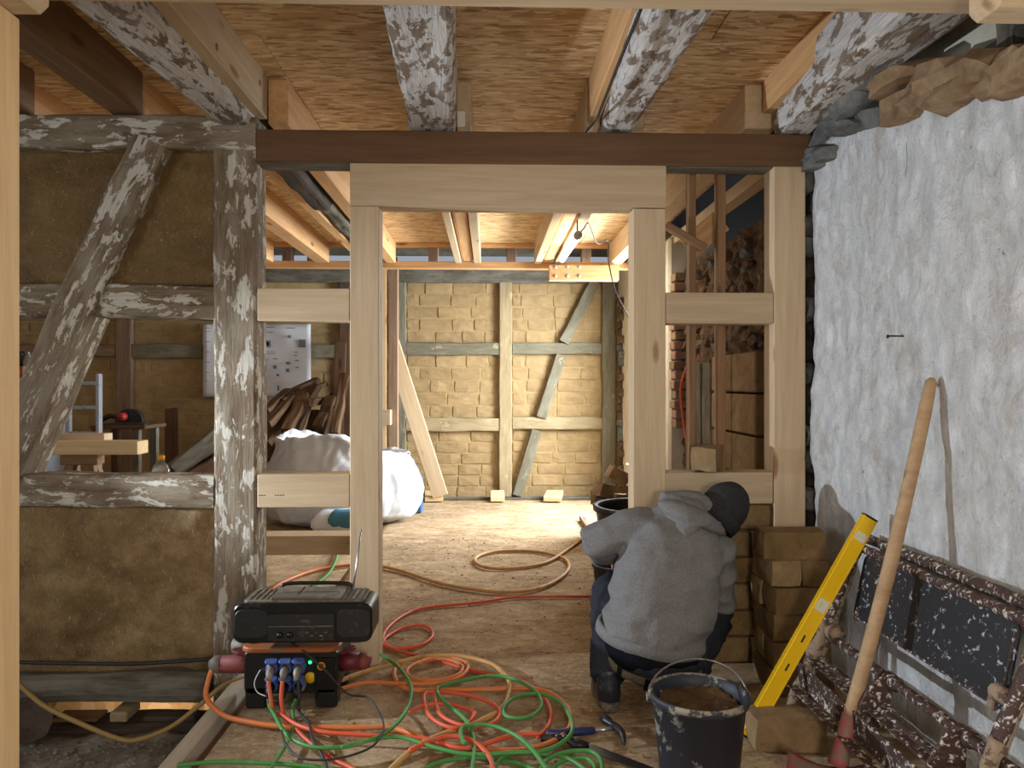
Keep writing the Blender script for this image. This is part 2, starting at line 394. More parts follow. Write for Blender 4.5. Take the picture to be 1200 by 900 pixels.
def prism(name, poly, d, mat, parent=None, mw=None, bev=0.0, smooth=False):
    """polygon in local xy extruded by d along local z (centred)"""
    bm = bmesh.new(); vs = [bm.verts.new((x, y, -d / 2)) for x, y in poly]; f = bm.faces.new(vs)
    r = bmesh.ops.extrude_face_region(bm, geom=[f])
    for v in [g for g in r['geom'] if isinstance(g, bmesh.types.BMVert)]: v.co.z += d
    if bev: bmesh.ops.bevel(bm, geom=bm.edges[:], offset=bev, segments=1, affect='EDGES')
    return mobj(name, bm_me(name, bm, smooth), mat, parent, mw)
def rrect(w, h, r, n=4):
    out = []
    for cx, cy, a0 in ((1, 1, 0), (-1, 1, 90), (-1, -1, 180), (1, -1, 270)):
        for q in range(n + 1):
            a = math.radians(a0 + 90 * q / n); out.append((cx * (w / 2 - r) + r * math.cos(a), cy * (h / 2 - r) + r * math.sin(a)))
    return out
XZ = Matrix(((1, 0, 0, 0), (0, 0, -1, 0), (0, 1, 0, 0), (0, 0, 0, 1)))   # local xy -> world xz, local +z -> -y (towards the camera)
def T(p): return Matrix.Translation(V3(p))
def rock_me(seed, sx, sy, sz, flat=.0, sub=2, amp=.25):
    bm = bmesh.new(); bmesh.ops.create_icosphere(bm, subdivisions=sub, radius=1)
    for v in bm.verts:
        d = v.co.normalized(); c = V3([max(-.72, min(.72, x)) / .72 for x in d])
        k = 1 + amp * mn.noise(d * 1.6 + V3((seed * 5.1, 0, 0)))
        v.co = V3((c.x * sx, c.y * sy, c.z * sz)) * k * .5
    return bm_me('stone', bm)
def brick_me(sx, sy, sz, seed=0, amp=.004):
    bm = bmesh.new(); bmesh.ops.create_cube(bm, size=1)
    bmesh.ops.subdivide_edges(bm, edges=bm.edges[:], cuts=2, use_grid_fill=True)
    for v in bm.verts:
        c = v.co.copy(); n_out = sum(1 for q in c if abs(q) > .49)
        f = {1: 1, 2: .985, 3: .96}.get(n_out, 1)
        p = V3((c.x * sx * f, c.y * sy * (f if n_out < 2 else f - .01), c.z * sz * (f if n_out < 2 else f - .02)))
        v.co = p + mn.noise_vector(p * 14 + V3((seed * 3.7, 1, 2))) * amp
    return bm_me('brick', bm)

YP = 3.54            # front face of the partition
YB = 8.9             # front face of the back wall
TP = .13             # partition thickness
ZC = 2.74            # underside of the boarded ceiling

# ------------------------------------------------------------------ the setting
# floor of boards under dust, with a slightly uneven top
def slab_grid(name, x0, x1, y0, y1, z, th, mat, amp, step=.08, seed=0, edge=None):
    bm = bmesh.new(); nx = max(2, int((x1 - x0) / step)); ny = max(2, int((y1 - y0) / step)); g = []
    for i in range(nx + 1):
        col = []
        for j in range(ny + 1):
            x = x0 + (x1 - x0) * i / nx; y = y0 + (y1 - y0) * j / ny
            zz = z + (edge(x, y) if edge else amp * (mn.noise(V3((x * 2.2, y * 2.2, seed))) + .6 * mn.noise(V3((x * 9, y * 9, seed + 3)))) - amp * .9)
            col.append(bm.verts.new((x, y, zz)))
        g.append(col)
    for i in range(nx):
        for j in range(ny): bm.faces.new((g[i][j], g[i + 1][j], g[i + 1][j + 1], g[i][j + 1]))
    bnd = [c[0] for c in g] + g[-1][1:] + [c[-1] for c in g[::-1][1:]] + g[0][::-1][1:-1]
    low = [bm.verts.new((v.co.x, v.co.y, z - th)) for v in bnd]
    for k in range(len(bnd)): bm.faces.new((bnd[k], bnd[(k + 1) % len(bnd)], low[(k + 1) % len(bnd)], low[k]))
    bm.faces.new(low)
    o = mobj(name, bm_me(name, bm, True), mat); return o
flo = tag(slab_grid('floor', -.99, 1.62, -1.6, 8.62, 0, .05, 'floor', .004), kind='structure')
tag(slab_grid('floor_left', -5.9, -.99, 3.75, 8.62, 0, .05, 'floor', .004, .15, 5), kind='structure')
tag(slab_grid('floor_soil', -4.2, -1.13, -1.6, 3.44, -.22, .3, 'soil', .05, .045, 2,
    lambda x, y: .03 * mn.noise(V3((x * 2, y * 2, 3))) + .022 * mn.noise(V3((x * 8, y * 8, 1))) + .012 * mn.noise(V3((x * 22, y * 22, 4))) - .015), kind='structure')
box('floor_sub', (-5.9, -1.6, -.75), (1.62, 9.2, -.7), 'soil', None, 0)['kind'] = 'structure'
box('trim_1', (-1.125, -1.6, -.16), (-1.06, 3.50, .0), 'wood_greyed', None, .004, 'y')['kind'] = 'structure'
box('trim_2', (-1.058, -1.6, -.20), (-.992, 3.50, -.06), 'wood_joist_dark', None, .004, 'y')['kind'] = 'structure'
# cellar seen through the gaps below the sill beam
box('wall_cellar', (-4.3, 4.55, -.7), (-.7, 4.6, -.06), 'osb', None, 0)['kind'] = 'structure'

# ceiling boards
ce = box('ceiling', (-5.9, -1.6, ZC + .018), (1.62, 7.88, ZC + .05), 'osb', None, 0); ce['kind'] = 'structure'
xs = [-5.9, -3.4, -.9, 1.6]
k = 0
for j in range(8):
    y0 = -1.6 + j * 1.2; off = -.62 if j % 2 else 0
    edges = sorted(set([-5.9] + [x + off for x in (-3.4, -.95, 1.55) if -5.9 < x + off < 1.6] + [1.62]))
    for x0, x1 in zip(edges, edges[1:]):
        box('board', (x0 + .002, y0 + .002, ZC), (x1 - .002, min(y0 + 1.198, 7.88), ZC + .018), 'osb', ce, .002)

# right hand wall: lime plaster face over rubble
def plaster_wall():
    bm = bmesh.new(); Y0, Y1 = .6, 3.50; ny, nz = 74, 64; g = []
    for i in range(ny + 1):
        t = i / ny; col = []
        top = 2.40 - .05 * max(0, (3.3 - (Y0 + (Y1 - Y0) * t))) * 2.6 + .03 * mn.noise(V3((t * 14, 2, 0))) + .012 * mn.noise(V3((t * 50, 2, 7)))
        if Y0 + (Y1 - Y0) * t > 3.42: top -= (Y0 + (Y1 - Y0) * t - 3.42) * 1.2
        for j in range(nz + 1):
            z = -.05 + (top + .05) * j / nz
            y = Y0 + (Y1 - Y0) * t + (.035 * mn.noise(V3((z * 3, 1, 1))) + .015 * mn.noise(V3((z * 14, 4, 1)))) * t ** 8
            x = 1.5 + .022 * mn.noise(V3((y * 1.5, z * 1.5, 0))) + .010 * mn.noise(V3((y * 5, z * 7, 3))) + .006 * mn.noise(V3((y * 17, z * 17, 8))) + .002 * mn.noise(V3((y * 40, z * 40, 8)))
            col.append(bm.verts.new((x, y, z)))
        g.append(col)
    for i in range(ny):
        for j in range(nz): bm.faces.new((g[i][j], g[i + 1][j], g[i + 1][j + 1], g[i][j + 1]))
    bnd = [c[0] for c in g] + g[-1][1:] + [c[-1] for c in g[::-1][1:]] + g[0][::-1][1:-1]
    low = [bm.verts.new((1.545, v.co.y, v.co.z)) for v in bnd]
    for k in range(len(bnd)): bm.faces.new((bnd[k], bnd[(k + 1) % len(bnd)], low[(k + 1) % len(bnd)], low[k]))
    return bm_me('plaster_face', bm, True)
wr = tag(empty('wall_right', (1.6, 2, 0)), kind='structure')
mobj('plaster_face', plaster_wall(), 'plaster', wr)
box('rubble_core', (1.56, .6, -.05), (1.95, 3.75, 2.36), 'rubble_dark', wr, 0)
# rubble course above the plaster
rng = random.Random(3)
def stone(px, py, Y, sx, sy, sz, mat, rot=(0, 0, 0), seed=0, parent=wr):
    o = mobj('stone', rock_me(seed, sx, sy, sz), mat, parent, T(at(px, py, Y)) @ Matrix.Rotation(rot[2], 4, 'Z') @ Matrix.Rotation(rot[0], 4, 'X') @ Matrix.Rotation(rot[1], 4, 'Y'))
    return o
for i, (px, py, Y, sx, sy, sz, mt, rx) in enumerate([
    (975, 158, 3.42, .16, .22, .10, 'stone_slate', -.30), (990, 180, 3.40, .18, .26, .09, 'stone_slate', .35), (968, 192, 3.5, .14, .2, .09, 'stone_slate', .2),
    (1000, 135, 3.28, .18, .28, .11, 'stone_slate', .3), (1012, 150, 3.2, .18, .30, .09, 'stone_slate', .35), (1030, 118, 3.05, .20, .30, .11, 'stone_slate', .15),
    (1047, 137, 2.98, .16, .26, .12, 'stone_slate', .3), (1060, 102, 2.9, .22, .34, .10, 'stone_slate', .1), (1100, 92, 2.7, .22, .32, .08, 'stone_tan', .1),
    (1085, 122, 2.72, .20, .34, .16, 'mortar_fill', .25), (1125, 105, 2.55, .2, .36, .16, 'mortar_fill', .2), (1165, 96, 2.35, .22, .40, .15, 'mortar_fill', .15),
    (1195, 88, 2.2, .22, .34, .13, 'mortar_fill', .1), (1230, 78, 2.05, .22, .36, .14, 'mortar_fill', .1)]):
    p = at(px, py, Y); xo = 1.56 - p.x
    kk = 1.1 if mt == 'stone_slate' else .82
    mobj('stone', rock_me(i, sx * (1 + .25 * (i % 3)), sy * kk, sz * .82, amp=.3), 'stone_tan' if mt == 'mortar_fill' else mt, wr, T(p + V3((max(-.05, min(.12, xo)), 0, 0))) @ Matrix.Rotation(rx - .1, 4, 'X') @ Matrix.Rotation(rng.uniform(-.2, .2), 4, 'Y'))
box('plaster_strip', (1.62, .6, 2.1), (1.75, 3.80, ZC), 'plaster_lime', wr, .004)
rough_beam('wall_stud', (1.60, 2.28, 2.2), (1.60, 2.28, ZC), .10, .10, 'old_grey', wr, (0, 1, 0))
# stones seen in the dark gap between the post and the plaster
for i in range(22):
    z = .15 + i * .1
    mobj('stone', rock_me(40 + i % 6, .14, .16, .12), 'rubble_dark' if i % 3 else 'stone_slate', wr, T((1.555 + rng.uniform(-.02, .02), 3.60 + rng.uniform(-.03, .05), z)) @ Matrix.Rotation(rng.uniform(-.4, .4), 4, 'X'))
# back part of the right wall: exposed rubble, window, reveal
def rubble_face():
    bm = bmesh.new(); ny, nz = 90, 70; g = []
    Y0, Y1 = 3.75, 6.85
    for i in range(ny + 1):
        y = Y0 + (Y1 - Y0) * i / ny; col = []
        for j in range(nz + 1):
            z = -.02 + 2.27 * j / nz
            x = 1.58 + .05 * mn.noise(V3((y * 4, z * 6, 0))) + .04 * mn.noise(V3((y * 11, z * 15, 3))) + .014 * mn.noise(V3((y * 30, z * 30, 5)))
            col.append(bm.verts.new((x, y, z)))
        g.append(col)
    for i in range(ny):
        for j in range(nz): bm.faces.new((g[i][j], g[i + 1][j], g[i + 1][j + 1], g[i][j + 1]))
    bnd = [c[0] for c in g] + g[-1][1:] + [c[-1] for c in g[::-1][1:]] + g[0][::-1][1:-1]
    low = [bm.verts.new((1.9, v.co.y, v.co.z)) for v in bnd]
    for k in range(len(bnd)): bm.faces.new((bnd[k], bnd[(k + 1) % len(bnd)], low[(k + 1) % len(bnd)], low[k]))
    return bm_me('rubble_face', bm)
mobj('rubble_face', rubble_face(), 'rubble', wr)
meshes = [rock_me(60 + q, 1, 1, 1, amp=.35) for q in range(7)]
for q in meshes: q.materials.append(M['rubble'])
for q in [rock_me(70 + q, 1, 1, 1, amp=.35) for q in range(3)]:
    q.materials.append(M['stone_slate']); meshes.append(q)
for i in range(190):
    y = rng.uniform(3.85, 6.7); z = rng.uniform(1.2, 2.2)
    s = rng.uniform(.35, 1.0)
    mobj('stone', rng.choice(meshes), None, wr, T((1.58, y, z)) @ Matrix.Rotation(rng.uniform(-.5, .5), 4, 'X') @ Matrix.Diagonal((.09 * s, .13 * s, .07 * s, 1)))
box('pier', (1.46, 6.2, 0), (1.9, 6.85, 2.5), 'plaster_lime', wr, .02)
for i in range(16):
    box('brick', (1.47 + rng.uniform(-.01, .01), 6.05, .95 + i * .078), (1.62, 6.2, 1.015 + i * .078), 'old_brick' if i % 3 else 'stone_tan', wr, .006, 'y')
wb_ = empty('window_1', (1.6, 7.5, .5)); wb_['kind'] = 'structure'
box('window_frame', (1.62, 6.86, .45), (1.70, 6.93, 2.35), 'white_plastic', wb_, .004, 'z')
box('window_frame', (1.62, 8.12, .45), (1.70, 8.19, 2.35), 'white_plastic', wb_, .004, 'z')
box('window_frame', (1.62, 6.93, .45), (1.70, 8.12, .52), 'white_plastic', wb_, .004, 'y')
box('window_frame', (1.62, 6.93, 2.28), (1.70, 8.12, 2.35), 'white_plastic', wb_, .004, 'y')
box('window_sill', (1.46, 6.86, .40), (1.72, 8.19, .45), 'plaster_lime', wb_, .004, 'y')
box('wall_below_window', (1.52, 6.85, -.02), (1.9, 8.2, .40), 'plaster_lime', wr, 0)
box('wall_above_window', (1.52, 6.85, 2.35), (1.9, 8.2, 2.66), 'plaster_lime', wr, 0)
box('pier', (1.50, 8.2, 0), (1.9, 9.05, 2.66), 'plaster_lime', wr, .02)
for i in range(26):
    z = .1 + i * .085
    mobj('stone', meshes[i % 10], None, wr, T((1.50, 8.62 + rng.uniform(-.1, .1), z)) @ Matrix.Diagonal((.10, .13, .09, 1)))
# added dark sheets that hide the bright sky in the gap above the rubble
wn = box('sky_blocker', (2.3, 3.4, 2.0), (2.35, 9.6, 3.2), 'dark_void', None, 0); wn['kind'] = 'structure'
box('sky_blocker_top', (1.63, 3.4, 3.1), (2.35, 9.6, 3.2), 'dark_void', wn, 0); box('sky_blocker_end', (1.63, 9.3, 2.66), (2.35, 9.35, 3.2), 'dark_void', wn, 0); box('sky_blocker_end', (1.63, 3.4, 2.12), (2.35, 3.42, 3.2), 'dark_void', wn, 0)
for i, y in enumerate((4.25, 4.75, 5.3, 5.9)):
    box('stud', (2.2, y, 2.0), (2.3, y + .12, 3.1), 'old_grey', wn, .004, 'z')
# small brick panel and grey planks low in the right wall, beyond the frame
for r in range(4):
    for c_ in range(2):
        y0 = 4.12 + c_ * .42 + (r % 2) * .0
        box('adobe', (1.44, y0, .55 + r * .235), (1.6, y0 + .40, .55 + r * .235 + .222), 'mud_brick', wr, .008, 'y')
for i, y in enumerate((5.05, 5.28)):
    rough_beam('plank', (1.46, y, .3), (1.46, y, 1.44), .19, .05, 'old_grey', wr, (1, 0, 0), amp=.004, rnd=.01)

# back wall: timber framing with mud brick panels
wb = box('wall_back', (-5.9, YB + .03, -.2), (1.62, YB + .2, 2.63), 'tan_mortar', None, 0); wb['kind'] = 'structure'
def bx(px): return X(px, YB)
def bz(py): return Z(py, YB)
def old(name, p0, p1, w, h, mat, seed, up=(0, 0, 1), parent=wb, amp=.008): return rough_beam(name, p0, p1, w, h, mat, parent, up, amp=amp, rnd=.012, n=24, seed=seed)
yb = YB + .02
old('plate_beam', (-5.9, yb, 2.545), (1.62, yb, 2.545), .12, .155, 'old_grey', 1)
for i, (a, b_, mt) in enumerate(((465, 476, 'old_wall'), (585, 600, 'old_pale'), (705, 721, 'old_wall'), (137, 156, 'wood_reddish'), (398, 412, 'old_dark'))):
    old('post', ((bx(a) + bx(b_)) / 2, yb - .005, 0), ((bx(a) + bx(b_)) / 2, yb - .005, 2.47), bx(b_) - bx(a), .12, mt, 10 + i, (0, 1, 0))
for i, (a, b_, y0, y1, mt) in enumerate(((476, 585, 402, 416, 'old_wall'), (600, 705, 402, 415, 'old_wall'), (476, 585, 490, 505, 'old_pale'), (600, 705, 489, 503, 'old_pale'),
        (156, 398, 404, 420, 'old_wall'), (20, 137, 405, 418, 'wood_reddish'))):
    old('rail', (bx(a) + .005, yb - .002, (bz(y0) + bz(y1)) / 2), (bx(b_) - .005, yb - .002, (bz(y0) + bz(y1)) / 2), .12, bz(y0) - bz(y1), mt, 20 + i)
old('brace', (bx(697), yb - .012, bz(330)), (bx(660), yb - .012, bz(401)), .12, .15, 'old_wall', 30, (0, 1, 0))
old('brace', (bx(657), yb - .012, bz(416)), (bx(634), yb - .012, bz(489)), .12, .15, 'old_wall', 31, (0, 1, 0))
old('brace', (bx(629), yb - .012, bz(504)), (bx(606), yb - .012, bz(580)), .12, .15, 'old_wall', 32, (0, 1, 0))
old('sill_beam', (-5.9, yb - .01, -.07), (1.5, yb - .01, -.07), .16, .13, 'old_grey', 33)
def panel(px0, px1, py0, py1, seed, L=.335, H=.139):
    x0, x1, z1, z0 = bx(px0), bx(px1), bz(py0), bz(py1); r = random.Random(seed); n = max(1, round((z1 - z0) / H)); h = (z1 - z0) / n
    for i in range(n):
        x = x0 - r.uniform(0, 1) * L * .7
        while x < x1:
            l = L * r.uniform(.75, 1.15); a, b_ = max(x, x0 + .004), min(x + l, x1 - .004); x += l
            if b_ - a < .05: continue
            zc = z0 + (i + .5) * h
            me = brick_me(b_ - a - .014, .1, h - .014, r.random() * 50, .007); me.materials.append(M['tan_brick'])
            mobj('brick', me, None, wb, T(((a + b_) / 2, YB + .070 + r.uniform(-.004, .004), zc)) @ Matrix.Rotation(r.uniform(-.012, .012), 4, 'Y'))
panel(476, 585, 331, 402, 1); panel(600, 705, 331, 402, 2); panel(476, 585, 416, 490, 3); panel(600, 705, 416, 489, 4); panel(476, 585, 505, 583, 5); panel(600, 705, 504, 583, 6)
panel(20, 137, 365, 405, 7, .42); panel(156, 398, 365, 404, 8, .42); panel(20, 137, 419, 520, 9, .48, .155); panel(156, 398, 421, 530, 10, .48, .155)
box('wall_far_left', (-5.95, 3.6, -.1), (-5.9, 9.1, ZC), 'tan_mortar', None, 0)['kind'] = 'structure'

# gap above the back wall: orange plates, short posts, pale sheeting outside
YT = 7.85
tr = box('trim_3', (-5.9, YT - .02, Z(315, YT)), (1.5, YT + .08, Z(307, YT)), 'pine_warm', None, .004); tr['kind'] = 'structure'
box('trim_4', (-5.9, YT + .0, ZC - .045), (1.5, YT + .05, ZC), 'pine_warm', None, .004)['kind'] = 'structure'
tr5 = box('trim_5', (-5.9, YB + .1, 2.80), (1.62, YB + .14, 3.0), 'old_grey', None, 0); tr5['kind'] = 'structure'
box('eave_board', (-5.9, 7.88, ZC + .16), (1.62, YB + .14, ZC + .2), 'old_dark', tr5, 0)
for px in (506, 600, 690, 330, 360):
    box('block', (X(px, YT) - .05, YT + .2, Z(307, YT) - .02), (X(px, YT) + .05, YT + .3, ZC + .15), 'wood_reddish', tr, .004, 'z')
# ------------------------------------------------------------------ old timber framed wall on the left
wl = tag(empty('wall_left', (-1.6, YP, 0)), kind='structure')
def pz(py): return Z(py, YP)
def pxx(px): return X(px, YP)
rough_beam('post', (pxx(275), YP + .085, -.16), (pxx(275), YP + .085, pz(178)), pxx(301) - pxx(250), .17, 'old_painted', wl, (0, 1, 0), amp=.006, rnd=.014, seed=1)
rough_beam('plate_beam', (-3.2, YP + .07, (pz(138) + pz(178)) / 2), (pxx(301), YP + .07, (pz(140) + pz(180)) / 2), .18, pz(139) - pz(178), 'old_painted', wl, amp=.007, rnd=.015, seed=2)
rough_beam('rail', (-3.2, YP + .085, (pz(331) + pz(367)) / 2), (pxx(250), YP + .085, (pz(336) + pz(374)) / 2), .16, pz(335) - pz(373), 'old_painted', wl, amp=.007, rnd=.018, seed=3)
rough_beam('rail', (pxx(8), YP + .085, (pz(554) + pz(593)) / 2), (pxx(250), YP + .085, (pz(556) + pz(595)) / 2), .17, pz(555) - pz(594), 'old_painted', wl, amp=.008, rnd=.022, seed=4)
a_, b_ = at(186, 172, YP + .075), at(8, 562, YP + .075)
rough_beam('brace', a_, b_, .165, .20, 'old_painted', wl, (0, 1, 0), amp=.009, rnd=.015, seed=5, w2=.185)
rough_beam('sill_beam', (-3.2, YP + .05, (pz(785) + pz(817)) / 2), (pxx(243), YP + .05, (pz(785) + pz(817)) / 2), .2, pz(784) - pz(818), 'old_grey', wl, amp=.010, rnd=.05, seed=6)
def clay_panel(name, x0, x1, z0, z1, y, mat, seed, amp):
    bm = bmesh.new(); nx = int((x1 - x0) / .018); nz = int((z1 - z0) / .018); g = []
    for i in range(nx + 1):
        col = []
        for j in range(nz + 1):
            x = x0 + (x1 - x0) * i / nx; z = z0 + (z1 - z0) * j / nz
            e = min(i, nx - i, j, nz - j) / 6.0; e = min(1, e)
            d = amp * (mn.noise(V3((x * 5, z * 5, seed))) + .6 * mn.noise(V3((x * 13, z * 13, seed + 2))) + .35 * abs(mn.noise(V3((x * 30, z * 30, seed + 4))))) 
            col.append(bm.verts.new((x, y - d + .012 * (1 - e), z)))
        g.append(col)
    for i in range(nx):
        for j in range(nz): bm.faces.new((g[i][j], g[i + 1][j], g[i + 1][j + 1], g[i][j + 1]))
    bnd = [c[0] for c in g] + g[-1][1:] + [c[-1] for c in g[::-1][1:]] + g[0][::-1][1:-1]
    low = [bm.verts.new((v.co.x, y + .10, v.co.z)) for v in bnd]
    for k in range(len(bnd)): bm.faces.new((bnd[k], bnd[(k + 1) % len(bnd)], low[(k + 1) % len(bnd)], low[k]))
    bm.faces.new(low)
    return mobj(name, bm_me(name, bm, True), mat, wl)
clay_panel('clay_infill', -3.2, pxx(252), pz(334), pz(177), YP + .035, 'clay_upper', 2, .012)
clay_panel('clay_infill', -3.2, pxx(252), pz(787), pz(592), YP + .035, 'clay', 9, .026)
# below the sill: blocks, a log and a plank over the open cellar
rough_beam('log', (-3.2, YP + .06, Z(857, YP)), (pxx(230), YP + .06, Z(855, YP)), .22, .10, 'old_dark', wl, amp=.012, rnd=.04, seed=8)
box('block', at(128, 847, YP - .06), at(165, 820, YP + .08), 'old_pale', wl, .006)
box('block', at(60, 847, YP - .03), at(127, 831, YP + .08), 'wood_stud', wl, .006)
box('block', at(166, 850, YP), at(236, 831, YP + .08), 'old_dark', wl, .006)
rough_beam('log', at(33, 846, YP - .25), at(33, 846, YP - .02), .17, .17, 'old_dark', wl, amp=.012, rnd=.07, seed=9)
box('metal_strip', (pxx(90), YP + .3, -.12), (pxx(118), YP + .32, -.04), 'galv', wl, 0)
# metal angle bracket near the top of the old post
ab = empty('angle_bracket', at(305, 200, YP + .1), 'perforated galvanised angle bracket at the top of the old painted post', 'bracket')
box('leg', at(301, 216, YP + .03), at(306.5, 187, YP + .12), 'galv', ab, .001)
box('arm', at(301, 190, YP + .03), at(330, 187.5, YP + .12), 'galv', ab, .001)

# ------------------------------------------------------------------ new timber frame with the door opening
tf = empty('timber_frame', (0, YP, 0), 'new pale pine wall frame with a wide doorway opening', 'frame')
def fbox(name, x0, y0, x1, y1, mat='pine', ya=YP, yb_=YP + TP, axis='x'):
    return box(name, at(x0, y1, ya) if False else (X(x0, ya), ya, Z(y1, ya, x0)), (X(x1, ya), yb_, Z(y0, ya, x1)), mat, tf, .003, axis)
fbox('post', 410, 241.5, 444, 783, axis='z'); fbox('post', 742, 244.5, 780, 778, axis='z'); fbox('post', 907, 190, 944, 640, axis='z')
box('header', (X(410, YP), YP, pz(242)), (X(781, YP), YP + TP, pz(188.5)), 'pine', tf, .003)
fbox('rail', 301.5, 338, 409.5, 376); fbox('rail', 301.5, 555.5, 409.5, 595); fbox('rail', 780.5, 343, 906.5, 379); fbox('rail', 779.5, 553.5, 906, 591)
# thin sill laid on top of the side openings
box('packer', (X(301, YP), YP + .01, pz(193)), (X(409, YP), YP + .11, pz(187.5)), 'old_grey', tf, .002)
box('packer', (X(782, YP), YP + .01, Z(196, YP, 850)), (X(906, YP), YP + .11, Z(190, YP, 850)), 'old_grey', tf, .002)
# stamped lettering on the lower rail, too faint to read
for i, x in enumerate((303, 306, 309, 322, 325, 328, 331)): box('stamp_mark', (X(x, YP), YP - .0006, pz(580)), (X(x + 1.6, YP), YP + .001, pz(578.6)), 'wood_brown', tf, 0)
# mud brick infill below the right hand rail
inf = empty('brick_infill', (X(845, YP), YP + .05, 0), 'freshly laid mud brick infill under the right rail beside the squatting worker', 'brickwork')
box('mortar', (X(781, YP), YP + .012, -.01), (X(905, YP), YP + .125, .745), 'mortar_fill', inf, 0)
rb = random.Random(5)
x0w, x1w = X(781, YP) + .003, X(905, YP) - .003
for r in range(6):
    x = x0w - (.0 if r % 2 else .13); z = .002 + r * .1235
    while x < x1w - .03:
        a, b2 = max(x, x0w), min(x + .26, x1w); x += .26
        if b2 - a < .04: continue
        me = brick_me(b2 - a - .012, .13, .1235 - .011, r * 5 + x, .004); me.materials.append(M['mud_brick_wet'])
        mobj('brick', me, None, inf, T(((a + b2) / 2, YP + .064 + rb.uniform(-.004, .004), z + .061)))
# studs standing behind the right hand openings
def stud(px, Y, y0, y1, wpx, label, mat='wood_stud'):
    o = box('stud', (X(px - wpx / 2, Y), Y, Z(y1, Y, px)), (X(px + wpx / 2, Y), Y + .06, Z(y0, Y, px)), mat, None, .003, 'z'); tag(o, label, 'stud', 'thin brown studs'); return o
stud(811.5, 3.78, 192, 758, 8.5, 'thin brown stud behind the right openings, nearer the doorway')
stud(846, 3.70, 192, 765, 9.5, 'thin brown stud behind the right openings, nearer the plaster wall')
tag(beam('cross_plank', at(806, 291, 3.86), at(845, 259, 3.86), .05, .12, 'pine_warm'), 'short orange plank slanting between the two thin brown studs', 'plank')
tag(beam('batten', at(780, 264, 3.755), at(826, 291, 3.755), .05, .035, 'wood_stud', None), 'short brown batten slanting across the upper right opening', 'batten')

# ------------------------------------------------------------------ beams and joists
tag(beam('lintel_beam', (X(301, YP), YP + .06, Z(170, YP - .02, 301)), (X(968, YP), YP + .06, Z(170, YP - .02, 301)), .16, pz(151) - pz(188) , 'wood_brown'),
    'long dark brown beam lying across the top of the pine frame', 'beam')
def skew_beam(name, near, far, hn, hf, mat, label, cat, seed=0, amp=.006, group=None):
    """beam along y with its own bottom width and height at each end: near/far = (x0, x1, y, zbottom)"""
    xa0, xa1, ya, za = near; xb0, xb1, yb2, zb = far
    p0 = V3(((xa0 + xa1) / 2, ya, za + hn / 2)); p1 = V3(((xb0 + xb1) / 2, yb2, zb + hf / 2))
    o = rough_beam(name, p0, p1, xa1 - xa0, hn, mat, None, amp=amp, w2=xb1 - xb0, h2=hf, rnd=.03, seed=seed, n=36)
    return tag(o, label, cat, group)
def xat(px, Y): return X(px, Y)
G = 'old painted ceiling beams'
YE = 3.60
zb = 2.475
def proj_near(px0, px1, Yn, zn): return (X(px0, Yn), X(px1, Yn), Yn, zn)
def Yfor(z, py): return (z - EYE) * FPX / (450 - py)
skew_beam('painted_beam', proj_near(-20, 66, 2.0, 2.44), (X(263, YE), X(300, YE), YE, zb), .24, .24, 'old_beam', 'flaking grey painted beam resting on the old post at the left', 'beam', 3, group=G)
skew_beam('painted_beam', proj_near(438, 533, 2.12, 2.40), (X(480, YE), X(534, YE), YE, zb), .24, .24, 'old_beam', 'flaking white painted beam above the doorway lintel, second from the left', 'beam', 4, group=G)
skew_beam('painted_beam', proj_near(772, 858, 2.12, 2.40), (X(704, YE), X(742, YE), YE, zb), .24, .24, 'old_beam', 'flaking white painted beam with a black cable along its side', 'beam', 5, group=G)
skew_beam('painted_beam', proj_near(1085, 1190, 2.12, 2.42), (X(908, YE), X(948, YE), YE, zb - .01), .26, .26, 'old_beam', 'thick flaking painted beam ending above the plaster wall', 'beam', 6, group=G)
GJ = 'new ceiling joists'
def joist(x0, x1, y0, y1, z0, z1, mat, label): return tag(box('ceiling_joist', (x0, y0, z0), (x1, y1, z1), mat, None, .004, 'y'), label, 'joist', GJ)
zj = 2.53; YJ = 3.66; YQ = YT
# plates bolted to the painted beams of the front room
jp = joist(-1.098, -1.035, .9, 3.62, zj + .005, ZC, 'pine', 'pale new plank bolted to the right side of the leftmost painted beam')
for yb3, zz in ((2.3, 2.66), (2.95, 2.58), (3.5, 2.66)): lathe('bolt_hole', (-1.034, yb3, zz), [(0, .001), (.014, .001), (.016, -.002), (0, -.002)], 'wood_stud', jp, 12, Matrix.Rotation(math.pi / 2, 4, 'Y'))
joist(-1.275, -1.222, .9, 3.62, 2.50, 2.70, 'pine', 'pale new plank bolted to the left side of the leftmost painted beam')
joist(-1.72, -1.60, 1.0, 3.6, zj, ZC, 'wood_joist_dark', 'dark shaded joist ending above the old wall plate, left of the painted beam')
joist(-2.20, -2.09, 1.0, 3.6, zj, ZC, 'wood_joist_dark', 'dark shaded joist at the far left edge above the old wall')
joist(X(697, 3.65) - .035, X(697, 3.65) + .015, 1.9, 3.62, zj + .01, ZC, 'pine_warm', 'brown plank on the left side of the cabled painted beam')
joist(X(902, 3.65) - .045, X(902, 3.65) + .01, 1.9, 3.62, zj + .06, ZC, 'pine_warm', 'brown plank on the left side of the thick beam by the plaster wall')
